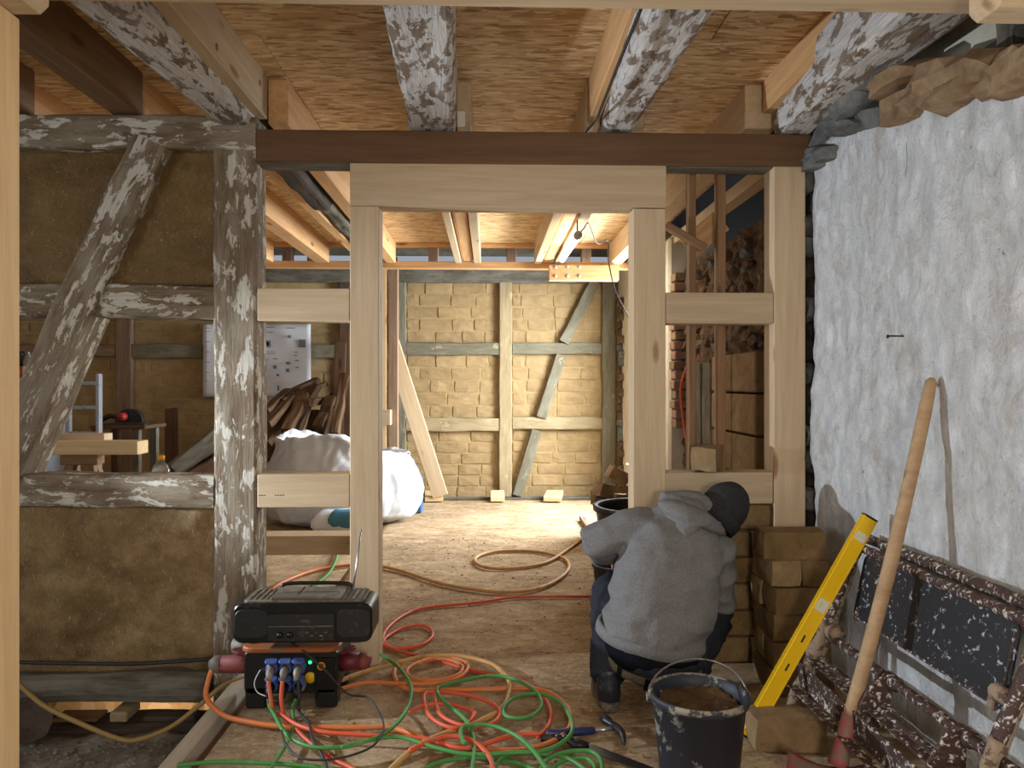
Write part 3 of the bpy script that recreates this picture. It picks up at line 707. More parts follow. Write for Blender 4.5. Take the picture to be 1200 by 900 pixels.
# paired plates of the back room clamp old timbers; their front ends show above the dark beam
def bj(x0, x1, mat, label, y1=YQ): return joist(x0, x1, YJ, y1, zj, ZC, mat, label)
def mid(x0, x1, mat, label, sd, y1=YQ):
    return tag(rough_beam('ceiling_joist', ((x0 + x1) / 2, YJ + .03, zj + .12), ((x0 + x1) / 2, y1, zj + .12), x1 - x0 - .006, .2, mat, amp=.004, seed=sd), label, 'joist', GJ)
bj(-.345, -.285, 'pine', 'pale plate left of the old timber above the middle of the doorway'); mid(-.283, -.157, 'pine_warm', 'old orange timber clamped between two pale plates above the doorway', 3)
bj(-.155, -.085, 'pine', 'pale plate right of the old timber, its end beside the second painted beam')
bj(.462, .53, 'pine', 'pale plate left of the cracked timber, its end beside the cabled beam'); mid(.532, .662, 'pine_warm', 'cracked orange timber between two pale plates beside the tube lamp', 4)
bj(.664, .745, 'pine', 'pale plate carrying the glowing tube lamp, right of the cracked timber')
bj(1.23, 1.36, 'pine', 'pale joist to the right of the tube lamp along the rubble wall')
bj(-1.045, -.95, 'pine_warm', 'orange joist above the leaning pale plank')
tag(rough_beam('ceiling_joist', (-1.15, YJ, zj + .06), (-1.15, 5.3, zj + .06), .13, .2, 'old_dark', amp=.01, seed=15), 'old dark weathered joist seen through the upper left opening', 'joist', GJ)
tag(rough_beam('ceiling_joist', (-1.14, 5.33, zj + .09), (-1.14, YQ, zj + .09), .12, .2, 'old_grey', amp=.012, seed=16), 'rough broken joist continuing behind the dark weathered joist', 'joist', GJ)
bj(-1.30, -1.222, 'pine_warm', 'orange plate to the left of the old weathered joist behind the upper left opening')
bj(-1.76, -1.62, 'pine_warm', 'orange joist crossing the upper left opening, nearer the doorway')
bj(-2.32, -2.18, 'pine_warm', 'orange joist crossing the upper left opening, beside the old post')
for i, nm in enumerate(('first', 'second', 'third', 'fourth')):
    bj(-2.95 - i * .7, -2.82 - i * .7, 'pine_warm', '%s shaded back room joist counted leftward from the old post' % nm)
# bolted plate on the right above the back wall
YK = YT - .08
bp = box('wall_plate', (X(643, YK), YK - .06, Z(329, YK)), (X(724, YK), YK + .04, Z(311, YK)), 'pine_warm', None, .004)
tag(bp, 'orange timber plate with round bolts above the brick wall', 'plate')
for x, y in ((650, 313.5), (650, 324), (664, 313), (664, 324), (678, 313), (678, 324)):
    lathe('bolt', (X(x, YK), YK - .06, Z(y, YK)), [(0, .008), (.016, .008), (.02, 0), (.0, 0)], 'galv', bp, 10, Matrix.Rotation(math.pi / 2, 4, 'X'))
tag(box('wall_plate', (1.50, 3.75, 2.44), (1.60, 6.9, 2.52), 'pine', None, .004, 'y'), 'pale plate lying on top of the rubble wall', 'plate')
# near frame close to the camera
YN = 1.88
tag(box('near_beam', (-2.6, YN, Z(9, YN + .12, 600)), (2.2, YN + .12, Z(9, YN + .12, 600) + .2), 'pine', None, .004), 'pale new beam running along the top edge of the photo', 'beam')
zst = Z(22, 1.86, 60)
tag(box('near_post', (X(23.5, 1.86) - .12, 1.74, -.25), (X(23.5, 1.86), 1.86, zst - .002), 'pine_bright', None, .003, 'z'), 'pine post painted lamp-bright yellow at the left edge of the photo', 'post')  # brighter pine copy: the nearby lamp's light is put into the colour
tag(beam('header_stub', (-2.2, 1.80, zst + .055), (X(63, 1.86), 1.80, zst + .055), .12, .11, 'pine', None, (0, 0, 1), .02), 'chamfered beam stub on top of the bright post, upper left corner', 'beam')
zs2 = Z(32, 1.86, 1160)
tag(beam('header_stub', (X(1148, 1.80), 1.80, zs2 + .055), (2.2, 1.80, zs2 + .055), .12, .11, 'pine', None, (0, 0, 1), .02), 'chamfered beam stub in the upper right corner', 'beam')
# cable along a beam, joist sticker
tag(tube('beam_cable', catmull([at(752, 8, 2.14), at(722, 82, 2.6), at(704, 128, 3.1), at(698, 142, 3.5), at(684, 158, 3.72)]), .006, 'cable_black'), 'black cable running along the left side of the painted beam', 'cable')
tag(box('joist_sticker', (X(536, YJ), YJ - .002, Z(149, YJ)), (X(545, YJ), YJ, Z(131, YJ)), 'sticker_white', None, 0), 'small white paper label on the joist end above the doorway', 'label')

# ------------------------------------------------------------------ tube lamp
tl = empty('tube_lamp', at(668, 290, 6.6), 'glowing fluorescent tube lamp hanging from the back room joist', 'lamp')
A_, B_ = at(676.5, 277, 5.75), at(659, 303, 6.9)
tube('tube', [A_.lerp(B_, t / 6) for t in range(7)], .028, 'tube_light', tl, 14)
dA = (B_ - A_).normalized()
tube('end_cap', [A_ - dA * .07, A_], .031, 'white_plastic', tl, 14); tube('end_cap', [B_, B_ + dA * .05], .031, 'white_plastic', tl, 14)
tube('hanger', [A_ + V3((0, 0, .03)), V3((A_.x, A_.y, zj))], .006, 'cable_black', tl, 6)
lamp('tube_lamp_light', 'AREA', (A_.x - .03, 6.3, (A_.z + B_.z) / 2 - .06), 15, (1, .95, .86), (A_.x - .1, 6.35, 0), .2, 1.1)
tag(tube('lamp_cable', catmull([A_ - dA * .06, at(684, 268, 5.9), at(690, 262, 6.2), at(700, 285, 6.6), at(712, 282, 6.9), at(713, 305, 6.9), at(721, 340, 6.9), at(737, 372, 6.9)]), .006, 'cable_black'), 'dark cable looping from the tube lamp down the right wall', 'cable')
tag(tube('wall_cable', catmull([at(812, 300, 5.6), at(813, 345, 5.5), at(807, 420, 5.5), at(798, 455, 5.5), at(802, 500, 5.5), at(806, 535, 5.4), at(800, 600, 5.4)]), .010, 'cable_red'), 'orange cable hanging down the rubble wall behind the right frame', 'cable')

# ------------------------------------------------------------------ back room things
# floor board ends past the floor edge, below the wall
for i, (x0, x1, lab) in enumerate(((497, 520, 'short white board end at the floor edge beneath the leaning plank'), (574, 592, 'short white board end at the floor edge below the middle wall post'), (639, 661, 'short white board end at the floor edge right of the slanting brace'))):
    tag(beam('board_end', fl((x0 + x1) / 2 - (3 if i == 2 else 0), 585.2, .035), V3((X((x0 + x1) / 2, 8.86), 8.80, .06)), X(x1, 8.7) - X(x0, 8.7) - .02, .05, 'pine_bright', None), lab, 'board', 'board ends at the floor edge')
# leaning plank
tag(beam('leaning_plank', at(516, 581, 8.45), at(426, 300, 7.95), .045, .17, 'pine', None, (.95, 0, .32)), 'long pale plank leaning to the left in front of the brick wall', 'plank')
# studs left of the doorway in the back room
tag(box('stud', (X(455, 8.0), 8.0, 0), (X(466, 8.0), 8.1, 2.62), 'wood_reddish', None, .004, 'z'), 'reddish brown stud standing behind the white sack', 'stud')
tag(box('batten', (X(446, 8.0), 8.0, 0), (X(453, 8.0), 8.06, 2.6), 'pine_bright', None, .004, 'z'), 'thin pale strip painted as the lit edge of the stud behind the left door post', 'batten')  # pale strip added for the lamp-lit edge of the stud
tag(box('wood_block', (X(448, 7.9), 7.86, Z(498, 7.9)), (X(458, 7.9), 7.995, Z(480, 7.9)), 'pine', None, .004), 'small pale block fixed on the thin pale strip above the sack', 'block')
# low timber behind the left opening
lt = tag(box('loose_timber', (-1.75, 5.0, Z(649, 5.0)), (X(432, 5.0), 5.19, Z(627, 5.0)), 'pine', None, .004), 'pale squared timber lying low behind the lower left opening', 'timber')
tag(box('support_block', (-1.70, 5.02, .0), (-1.56, 5.16, Z(649, 5.0)), 'pine', None, .004), 'wooden block under the left end of the loose timber', 'block')
tag(box('support_block', (X(425, 5), 5.02, .0), (X(431, 5), 5.16, Z(649, 5.0)), 'pine', None, .004), 'wooden block under the right end of the loose timber', 'block')
# white sack
def sack():
    bm = bmesh.new(); seg = 56; rings = []
    c0 = V3((-1.38, 7.32, 0)); prof = [(.20, 0), (.46, .012), (.60, .06), (.65, .15), (.67, .27), (.67, .40), (.65, .52), (.60, .62), (.56, .70), (.55, .76), (.56, .80), (.54, .82), (.50, .79), (.47, .72), (.44, .65), (.36, .60), (.2, .57), (.05, .56)]
    for q, (r, z) in enumerate(prof):
        ring = []
        for k in range(seg):
            a = 2 * math.pi * k / seg
            f = 1 + .10 * math.sin(2 * a + .6) + .05 * mn.noise(V3((math.cos(a) * 2, math.sin(a) * 2, z * 3))) + .05 * abs(mn.noise(V3((math.cos(a) * 5, math.sin(a) * 5, z * 6 + 3))))
            zz = z + (.10 * mn.noise(V3((math.cos(a) * 1.3, math.sin(a) * 1.3, 7))) + .03 * mn.noise(V3((math.cos(a) * 5, math.sin(a) * 5, 3)))) * (z / .8) ** 2 - .17 * max(0, math.cos(a - .1)) * (z / .8) ** 3
            ring.append(bm.verts.new((c0.x + r * f * math.cos(a) * 1.02, c0.y + r * f * math.sin(a) * .75, max(.002, zz))))
        rings.append(ring)
    for a, b in zip(rings, rings[1:]):
        for j in range(seg): bm.faces.new((a[j], a[(j + 1) % seg], b[(j + 1) % seg], b[j]))
    bm.faces.new(rings[0][::-1]); bm.faces.new(rings[-1])
    bmesh.ops.subdivide_edges(bm, edges=bm.edges[:], cuts=2, use_grid_fill=True)
    bm.normal_update(); nn_ = {v: v.normal.copy() for v in bm.verts}
    for v, n in nn_.items():
        if v.co.z > .012:
            p = v.co.copy(); wq = mn.noise_vector(p * 3) * .25
            f = (1 - 2 * abs(mn.noise(V3((p.x * 5, p.y * 5, p.z * 2.2)) + wq))) * .022 + (1 - 2 * abs(mn.noise((p + wq) * 9))) * .016 + mn.noise(p * 26) * .005
            v.co += n * (f - .02); v.co.z = max(.003, v.co.z)
    return bm_me('sack', bm, True)
tag(mobj('white_sack', sack(), 'bag_white'), 'large crumpled white plastic sack with an open top on the floor', 'sack')
# smaller sack with a printed panel
def pillow(name, loc, sx, sy, sz, mat, parent=None, rot=0, seed=0):
    bm = bmesh.new(); bmesh.ops.create_cube(bm, size=2); bmesh.ops.subdivide_edges(bm, edges=bm.edges[:], cuts=9, use_grid_fill=True)
    for v in bm.verts:
        c = v.co.copy(); e = (1 - abs(c.x) ** 4) * (1 - abs(c.y) ** 4)
        v.co = V3((c.x * sx / 2 * (1 - .06 * (1 - e)), c.y * sy / 2 * (1 - .06 * (1 - e)), c.z * sz / 2 * (.25 + .75 * e ** .5)))
        v.co += V3((1, 1, 1)) * .012 * mn.noise(v.co * 9 + V3((seed, 0, 0)))
    return mobj(name, bm_me(name, bm, True), mat, parent, T(loc) @ Matrix.Rotation(rot, 4, 'Z'))
ps = V3((X(398, 6.7), 6.72, .10))
sk = pillow('material_sack', ps, .5, .24, .22, 'bag_white', None, .1, 3); tag(sk, 'small white sack with a teal printed panel beside the loose timber', 'sack')
pillow('printed_panel', ps + V3((.06, -.045, .035)), .3, .17, .16, 'bag_print', sk, .1, 3)
# blue frame and case beside the sack
bc = empty('blue_crate', at(481, 590, 8.0), 'blue plastic crate partly hidden behind the white sack', 'crate')
for a, b in (((470, 545), (488, 549)), ((484, 545), (488, 596)), ((470, 592), (488, 596))):
    p, q = at(a[0], a[1], 8.0), at(b[0], b[1], 8.0); box('crate_bar', (p.x, 8.0, q.z), (q.x, 8.06, p.z), 'blue_case', bc, .003)
box('crate_back', at(471, 592, 8.2), at(487, 549, 8.22), 'dark_void', bc, .002)
p, q = fl(488, 597), at(494, 561, 7.9)
tag(box('tool_case', (X(486, 7.75), 7.75, 0), (X(494, 7.75), 7.95, Z(561, 7.75)), 'blue_case', None, .01), 'dark blue case standing on the floor right of the sack', 'case')
# tubs and bricks in the back
def tub(name, c, r, h, label, mat='tub'):
    t = empty(name, c, label, 'tub')
    lathe('shell', c, [(0, .01), (r * .8, .01), (r * .82, .0), (r * .97, h - .03), (r * 1.05, h - .035), (r * 1.06, h), (r * .96, h), (r * .94, h - .03), (r * .79, .03), (0, .03)], mat, t, 40)
    return t
t1 = tub('mortar_tub', V3((X(753, 5.05), 5.05, 0)), .31, .5, 'large black mortar tub behind the right door post')
lathe('mortar', (X(753, 5.05), 5.05, .34), [(0, .02), (.15, .03), (.27, .0)], 'mortar_fill', t1, 24)
t2 = tub('mortar_tub', V3((X(734, 6.5), 6.5, 0)), .28, .36, 'grey tub heaped with loose pale bricks near the window')
bk = brick_me(.25, .12, .115, 1, .004); bk.materials.append(M['mud_brick'])
bkt = brick_me(.25, .12, .115, 2, .004); bkt.materials.append(M['stone_tan'])
for i, (x, y, z, r1, r2, lab) in enumerate(((-.17, -.12, .40, .5, .3, 'pale brick tilted over the left rim of the grey tub'), (.06, -.16, .44, 1.1, -.2, 'pale brick lying on the right of the heap in the grey tub'),
        (-.04, .05, .50, .2, .5, 'pale brick on top of the heap in the grey tub'), (-.24, .02, .33, 1.4, .2, 'pale brick against the left inside of the grey tub'), (.12, .1, .36, .3, .0, 'pale brick at the back of the grey tub'), (-.02, -.16, .33, .2, .1, 'pale brick at the front of the grey tub'))):
    tag(mobj('loose_brick', bkt, None, None, T((X(734, 6.5) + x, 6.5 + y, z)) @ Matrix.Rotation(r1, 4, 'Z') @ Matrix.Rotation(r2, 4, 'Y')), lab, 'brick', 'bricks in the grey tub')
tag(beam('batten', V3((.87, 5.0, .025)), V3((.88, 7.3, .025)), .045, .045, 'wood_reddish'), 'long reddish batten lying on the floor beside the mortar tub', 'batten')
tag(lathe('black_bucket', (X(727, 4.2), 4.2, 0), [(0, 0), (.12, 0), (.15, .3), (.158, .3), (.158, .315), (.145, .315), (.115, .02), (0, .02)], 'bucket', None, 28), 'black bucket on the floor under the worker\'s left arm', 'bucket')

# workshop corner seen through the old frame
pl = empty('paper_plan', at(300, 422, 8.3), 'white sheet with building plan drawings hanging in front of the wood pile', 'paper')
YPP = YB - .09
def paper():
    bm = bmesh.new(); n, m = 24, 16; g = []
    for i in range(n + 1):
        col = []
        for j in range(m + 1):
            u, v = i / n, j / m
            px = 238 + u * 127; py = 380 + v * (85 if u < .4 else 85 - 4 * (u - .4))
            p = at(px, py, YPP); p.y += .03 * math.sin(u * 5) + .02 * mn.noise(V3((u * 4, v * 4, 0)))
            col.append(bm.verts.new(p))
        g.append(col)
    for i in range(n):
        for j in range(m): bm.faces.new((g[i][j], g[i + 1][j], g[i + 1][j + 1], g[i][j + 1]))
    return bm_me('paper', bm, True)
po = mobj('sheet', paper(), 'paper', pl); sm = po.modifiers.new('thickness', 'SOLIDIFY'); sm.thickness = .002
def ink(x0, y0, x1, y1):
    p, q = at(x0, y1, YPP - .045), at(x1, y0, YPP - .045)
    box('printed_line', (p.x, YPP - .046, p.z), (q.x, YPP - .044, q.z), 'print_grey', pl, 0)
for a in ((310, 383, 322, 383.8), (335, 384, 346, 384.8), (311, 389, 320, 389.8), (309, 399, 317, 407), (311, 401, 315, 405), (350, 398, 358, 407), (337, 393, 341, 396), (310, 412, 322, 412.6), (310, 414.5, 323, 415), (320, 420, 325, 421), (335, 424, 340, 427), (320, 428, 324, 432), (335, 432, 339, 436), (345, 412, 349, 413), (345, 416, 348, 417), (346, 422, 350, 423), (324, 438, 327, 441), (325, 452, 327, 458), (346, 430, 350, 431), (240, 384, 247, 384.6), (241, 388, 246, 388.6), (240, 400, 246, 400.6), (241, 412, 245, 412.6), (240, 424, 246, 424.6), (241, 436, 245, 436.6), (240, 446, 244, 446.6)):
    ink(*a)
# firewood pile
rf = random.Random(11)
pieces = [((312, 520), (352, 470)), ((318, 540), (372, 452)), ((330, 548), (362, 468)), ((345, 552), (392, 462)), ((352, 552), (370, 482)), ((365, 555), (384, 478)), ((375, 556), (392, 484)), ((385, 556), (402, 452)),
          ((330, 470), (382, 450)), ((328, 466), (372, 447)), ((312, 498), (345, 462)), ((310, 482), (338, 458)), ((356, 472), (378, 470)), ((350, 462), (366, 458)), ((310, 512), (336, 476)), ((336, 505), (356, 462)), ((372, 500), (388, 466)), ((310, 545), (330, 508)), ((340, 530), (352, 490)), ((356, 535), (372, 498)), ((392, 510), (404, 440)), ((306, 560), (322, 525)), ((326, 560), (344, 522)), ((384, 530), (398, 478))]
for i, (a, b) in enumerate(pieces):
    Y0 = 7.82 + .11 * (i % 5) + rf.uniform(-.03, .03) ; p, q = at(a[0], a[1], Y0), at(b[0], b[1], Y0 + .42)
    tag(rough_beam('firewood', p, q, rf.uniform(.07, .13), rf.uniform(.05, .09), 'firewood', None, amp=.012, rnd=.012, n=8, seed=i), {8: 'dark board lying flat across the top of the wood pile, lower one', 9: 'dark board lying flat across the top of the wood pile, upper one', 20: 'steep split timber at the right edge of the wood pile', 12: 'short stub lying crosswise near the top of the wood pile'}.get(i, 'split dark piece of old timber in the wood pile behind the sack'), 'firewood', 'wood pile behind the sack')
for i in range(10):
    x = rf.uniform(-2.6, -1.7); z = .12 + .1 * (i // 3)
    tag(rough_beam('firewood', (x - .3, 8.1 + rf.uniform(-.1, .1), z), (x + .35, 8.3, z + rf.uniform(-.05, .1)), .14, .1, 'firewood', None, amp=.012, rnd=.012, n=8, seed=40 + i), 'split dark piece of old timber in the wood pile behind the sack', 'firewood', 'wood pile behind the sack')
for i, (x0, y0, x1, y1, w_, lab) in enumerate(((392, 556, 399, 401, .13, 'tall dark board standing at the right of the wood pile'), (403, 556, 404, 384, .12, 'tallest dark board standing beside the left door post'))):
    tag(beam('tall_board', V3((X(x0, 8.2), 8.2 + .12 * i, 0)), at(x1, y1, 8.62 + .1 * i), .03, w_, 'board_dark', None, (1, 0, 0)), lab, 'board', 'tall boards by the wood pile')
for i, (x0, y0, x1, y1, lab) in enumerate(((205, 552, 300, 472, 'notched grey old beam lying slanted behind the old post'), (216, 566, 300, 512, 'lower old beam lying slanted behind the old post'))):
    tag(rough_beam('old_beam', at(x0, y0, 6.6), at(x1, y1, 6.9), .14, .15, 'old_grey' if i == 0 else 'board_dark', None, amp=.008, rnd=.012, seed=50 + i), lab, 'beam', 'old beams behind the post')
tag(beam('upright_board', V3((X(201, 8.1), 8.1, 0)), at(201, 479, 8.5), .05, .125, 'board_dark', None, (1, 0, 0)), 'dark board standing upright behind the plastic bottle', 'board')
# sawhorse with new timbers
def leg(name, p0, p1, w, h, mat, parent): return beam(name, p0, p1, w, h, mat, parent, (0, 1, 0), .003)
YS = 5.1
sh = empty('sawhorse', at(90, 600, YS), 'wooden sawhorse carrying pale timbers behind the slanting brace', 'sawhorse')
zt = Z(531.5, YS)
box('top_rail', at(70, 545, YS + .02), V3((X(112, YS), YS + .12, zt - .001)), 'wood_stud', sh, .004)
for x0, x1, dy in ((79, 72, -.2), (79, 72, .35), (99, 110, -.2), (99, 110, .35)):
    leg('leg', V3((X(x0, YS), YS + .07, zt - .03)), V3((X(x1 + (x1 - x0) * 2.2, YS), YS + .07 + dy, 0)), .06, .05, 'wood_stud', sh)
box('brace', V3((X(78, YS), YS + .02, .35)), V3((X(110, YS), YS + .06, .42)), 'wood_stud', sh, .003)
tag(box('new_timber', (-4.2, YS - .02, zt), (X(161, YS - .02), YS + .14, Z(516.5, YS - .02)), 'pine_bright', None, .003), 'pale squared timber on the sawhorse, front one', 'timber')
tag(box('new_timber', (-4.2, YS + .22, zt + .0), (X(122, YS + .22), YS + .34, Z(507.5, YS + .22)), 'pine', None, .003), 'pale squared timber on the sawhorse, rear one', 'timber')
# stool hidden behind the rail with a clear bottle on it
st = empty('stool', (X(189, 3.98), 3.98, 0), 'rough wooden stool behind the lower old rail carrying the bottle', 'stool')
zs = .66
box('seat', (X(175, 3.98), 3.88, zs - .03), (X(203, 3.98), 4.1, zs), 'board_dark', st, .004)
for x in (177, 201):
    for y in (3.90, 4.08): box('leg', (X(x, 3.98) - .015, y - .015, 0), (X(x, 3.98) + .015, y + .015, zs - .03), 'board_dark', st, .002, 'z')
bt = empty('plastic_bottle', (X(188.5, 3.98), 3.98, zs), 'clear plastic bottle with an orange cap behind the old rail', 'bottle')
lathe('bottle_body', (X(188.5, 3.98), 3.98, zs), [(0, .0), (.04, .0), (.046, .01), (.047, .17), (.044, .2), (.034, .225), (.018, .24), (.016, .25), (0, .25)], 'glass_clear', bt, 24)
lathe('cap', (X(188.5, 3.98), 3.98, zs + .25), [(0, 0), (.019, 0), (.019, .022), (.016, .025), (0, .025)], 'cap_orange', bt, 20)
# saw on its table
YW = 6.9
tb = empty('saw_table', at(137, 600, YW), 'dark work table carrying the circular saw', 'table')
box('table_top', at(106, 503, YW), V3((X(170, YW), YW + .45, Z(498, YW))), 'board_dark', tb, .004)
for x in (110, 158):
    for y in (YW + .04, YW + .40): box('leg', (X(x, YW) - .03, y - .03, 0), (X(x, YW) + .03, y + .03, Z(503, YW)), 'old_grey' if x > 120 else 'board_dark', tb, .003, 'z')
box('cross_bar', (X(110, YW), YW + .03, .35), (X(158, YW), YW + .07, .42), 'galv', tb, .003)
cs = empty('circular_saw', at(137, 498, YW + .15), 'black circular saw with a red motor on the work table', 'saw')
zt2 = Z(498, YW); xc = X(143, YW)
def arc(r, a0, a1, n): return [(r * math.cos(math.radians(a0 + (a1 - a0) * k / n)), r * math.sin(math.radians(a0 + (a1 - a0) * k / n))) for k in range(n + 1)]
prism('blade_guard', arc(.125, 0, 180, 16), .07, 'black_plastic', cs, T((xc, YW + .16, zt2 + .02)) @ XZ, .004)
box('base_plate', (xc - .22, YW + .05, zt2), (xc + .17, YW + .24, zt2 + .012), 'dark_steel', cs, .002)
lathe('motor', (xc - .04, YW + .11, zt2 + .075), [(0, -.06), (.03, -.06), (.036, -.04), (.036, .04), (.028, .06), (0, .06)], 'red_tool', cs, 20, Matrix.Rotation(math.pi / 2, 4, 'X'))
tube('handle', catmull([V3((xc - .06, YW + .15, zt2 + .04)), V3((xc - .16, YW + .15, zt2 + .08)), V3((xc - .24, YW + .15, zt2 + .05)), V3((xc - .26, YW + .15, zt2 + .0 + .03))]), .022, 'black_plastic', cs, 10)
# folding metal ladder frame and shelf at the far left
ld = empty('metal_ladder', at(108, 600, 6.4), 'grey aluminium ladder standing behind the slanting brace', 'ladder')
box('stile', (X(112, 6.4), 6.4, 0), (X(116, 6.4), 6.46, Z(438, 6.4)), 'galv', ld, .003, 'z'); box('stile', (X(76, 6.4), 6.4, 0), (X(80, 6.4), 6.46, Z(438, 6.4)), 'galv', ld, .003, 'z')
for y in (447, 475, 505, 535, 562): box('rung', (X(78, 6.4), 6.42, Z(y + 4, 6.4)), (X(114, 6.4), 6.45, Z(y, 6.4)), 'galv', ld, .002)
wsx = empty('wall_shelf', at(20, 450, 6.6), 'white shelf board at the far left behind the bright post', 'shelf')
box('board', (-4.6, 6.6, Z(453, 6.6)), (X(46, 6.6), 6.9, Z(443, 6.6)), 'white_plastic', wsx, .003)
box('bracket', (X(36, 6.6), 6.62, 0), (X(39, 6.6), 6.66, Z(453, 6.6)), 'galv', wsx, .002, 'z'); box('bracket', (-4.5, 6.62, 0), (-4.47, 6.66, Z(453, 6.6)), 'galv', wsx, .002, 'z')
zsf = Z(443, 6.6)
cn = empty('spray_can', (X(24.5, 6.72), 6.72, zsf), 'black and orange can on the white shelf', 'can')
lathe('can_body', (X(24.5, 6.72), 6.72, zsf), [(0, 0), (.04, 0), (.04, .1), (0, .1)], 'orange_can', cn, 20); lathe('can_top', (X(24.5, 6.72), 6.72, zsf + .1), [(0, 0), (.038, 0), (.038, .10), (.02, .13), (0, .13)], 'black_plastic', cn, 20)
gb = empty('glass_bottle', (X(33, 6.72), 6.72, zsf), 'clear bottle with a pale label on the white shelf', 'bottle')
lathe('bottle_body', (X(33, 6.72), 6.72, zsf), [(0, 0), (.042, 0), (.043, .13), (.02, .2), (.016, .23), (0, .23)], 'glass_clear', gb, 20); lathe('paper_label', (X(33, 6.72), 6.72, zsf + .03), [(.0435, 0), (.0445, .0), (.0445, .07), (.0435, .07)], 'sticker_white', gb, 20)
tag(lathe('jar_lid', (X(41, 6.72), 6.72, zsf), [(0, 0), (.04, 0), (.04, .02), (.035, .025), (0, .025)], 'green_lid', None, 18), 'small green lid lying on the white shelf', 'lid')
tag(box('metal_cabinet', (X(25, 7.1), 7.0, 0), (X(60, 7.1), 7.4, .95), 'galv', None, .02), 'grey metal cabinet below the white shelf', 'cabinet')

# ------------------------------------------------------------------ foreground: radio on power distributor
YR = 3.09
px0, px1 = X(285, YR), X(395, YR)
pd = empty('power_distributor', ((px0 + px1) / 2, YR, 0), 'dark site power distributor with orange lid and red plugs under the radio', 'power box')
bm = bmesh.new()
xm = (px0 + px1) / 2; W = px1 - px0
prism('body', rrect(W, .17, .02), .30, 'black_plastic', pd, T((xm, YR + .16, .145)) @ XZ, .004)
for x in (px0 + .045, px1 - .045):
    for y in (YR + .05, YR + .26): box('foot', (x - .042, y - .04, 0), (x + .042, y + .04, .09), 'black_plastic', pd, .008, 'z')
prism('lid', rrect(W + .02, .34, .05), .022, 'lid_orange', pd, T((xm, YR + .15, .243)), .005)
box('control_panel', (X(368, YR), YR + .001, .075), (X(392, YR), YR + .02, .205), 'radio_black', pd, .003)
lathe('sticker', (X(363, YR), YR + .008, .125), [(0, .003), (.022, .003), (.022, 0), (0, 0)], 'sticker_yellow', pd, 24, Matrix.Rotation(math.pi / 2, 4, 'X'))
lathe('sticker', (X(376.5, YR), YR + .0, .173), [(0, .003), (.016, .003), (.016, 0), (0, 0)], 'sticker_yellow', pd, 24, Matrix.Rotation(math.pi / 2, 4, 'X'))
lathe('button', (X(377, YR), YR - .003, .175), [(0, .01), (.010, .01), (.011, 0), (0, 0)], 'sticker_red', pd, 16, Matrix.Rotation(math.pi / 2, 4, 'X'))
lathe('lamp_dot', (X(363, YR), YR + .004, .187), [(0, .006), (.006, .003), (.007, 0), (0, 0)], 'led_green', pd, 12, Matrix.Rotation(math.pi / 2, 4, 'X'))
for i, px in enumerate((320, 336, 351.5)):
    x = X(px, YR)
    for z in (.175, .105):
        s_ = lathe('socket', (x, YR + .01, z), [(0, .035), (.021, .035), (.025, .03), (.026, .0), (0, 0)], 'socket_blue', pd, 20, Matrix.Rotation(math.pi / 2 + .2, 4, 'X'))
        prism('flap', rrect(.05, .03, .012), .012, 'socket_blue', s_, T((x, YR - .025, z + .028)) @ Matrix.Rotation(.5, 4, 'X'), .003)
        tube('plug', [V3((x, YR - .022, z)), V3((x, YR - .05, z - .012)), V3((x, YR - .062, z - .035))], [.017, .015, .009], 'plug_grey' if z > .14 else 'black_plastic', s_, 12)
def cee(xa, xb, z, y, matA, matB, nm):
    s = 1 if xb > xa else -1
    o = tube('plug', [V3((xa, y, z)), V3((xa + s * .03, y, z)), V3((xb - s * .04, y, z))], [.038, .036, .034], matA, pd, 20)
    tube('collar', [V3((xb - s * .045, y, z)), V3((xb - s * .02, y, z)), V3((xb, y, z - .004))], [.036, .034, .02], matB, o, 18)
    prism('flap', rrect(.085, .06, .028), .012, 'plug_dark_red', o, T((xa + s * .02, y - .01, z + .05)) @ Matrix.Rotation(-s * .25, 4, 'Y'), .003)
cee(px0, X(243, YR + .04), .16, YR + .07, 'plug_red', 'plug_grey', 'l'); cee(px1, X(432, YR + .04), .155, YR + .1, 'plug_dark_red', 'plug_red', 'r')
tube('wire_loop', catmull([V3((X(306, YR), YR - .01, .165)), V3((X(300, YR), YR - .02, .12)), V3((X(304, YR), YR - .03, .085)), V3((X(316, YR), YR - .05, .075))]), .002, 'cable_white', pd, 6)
tag(tube('plug_connector', [V3((X(257, YR), YR + .16, .205)), V3((X(284, YR), YR + .16, .2))], .028, 'plug_grey', None, 16), 'grey clear-collared connector behind the left red plug', 'connector')
# radio
YR2 = 3.0
rx0, rx1 = X(272, YR2), X(436, YR2); rz0, rz1 = Z(752, YR2), Z(706, YR2); rm = (rx0 + rx1) / 2; RW = rx1 - rx0; RH = rz1 - rz0
rd = empty('radio', (rm, YR2 + .1, rz0 - .015), 'dusty black portable radio standing on the power distributor', 'radio')
prism('body', rrect(RW, RH, .035, 6), .19, 'radio_black', rd, T((rm, YR2 + .1, (rz0 + rz1) / 2)) @ XZ, .006)
prism('top_cover', rrect(RW - .07, .17, .02), .012, 'radio_top', rd, T((rm, YR2 + .105, rz1 + .004)), .003)
for k in range(4):
    for s in (-1, 1): box('rib', (rm + s * (RW / 2 - .055 - k * .022) - .006, YR2 + .03, rz1 + .008), (rm + s * (RW / 2 - .055 - k * .022) + .006, YR2 + .18, rz1 + .014), 'radio_top', rd, .002, 'y')
ddk = box('deck_lid', (rm - RW * .24, YR2 + .02, rz1 + .009), (rm + RW * .27, YR2 + .165, rz1 + .024), 'radio_top', rd, .004)
box('deck_line', (rm - .03, YR2 + .05, rz1 + .0235), (rm - .026, YR2 + .16, rz1 + .025), 'radio_black', ddk, 0)
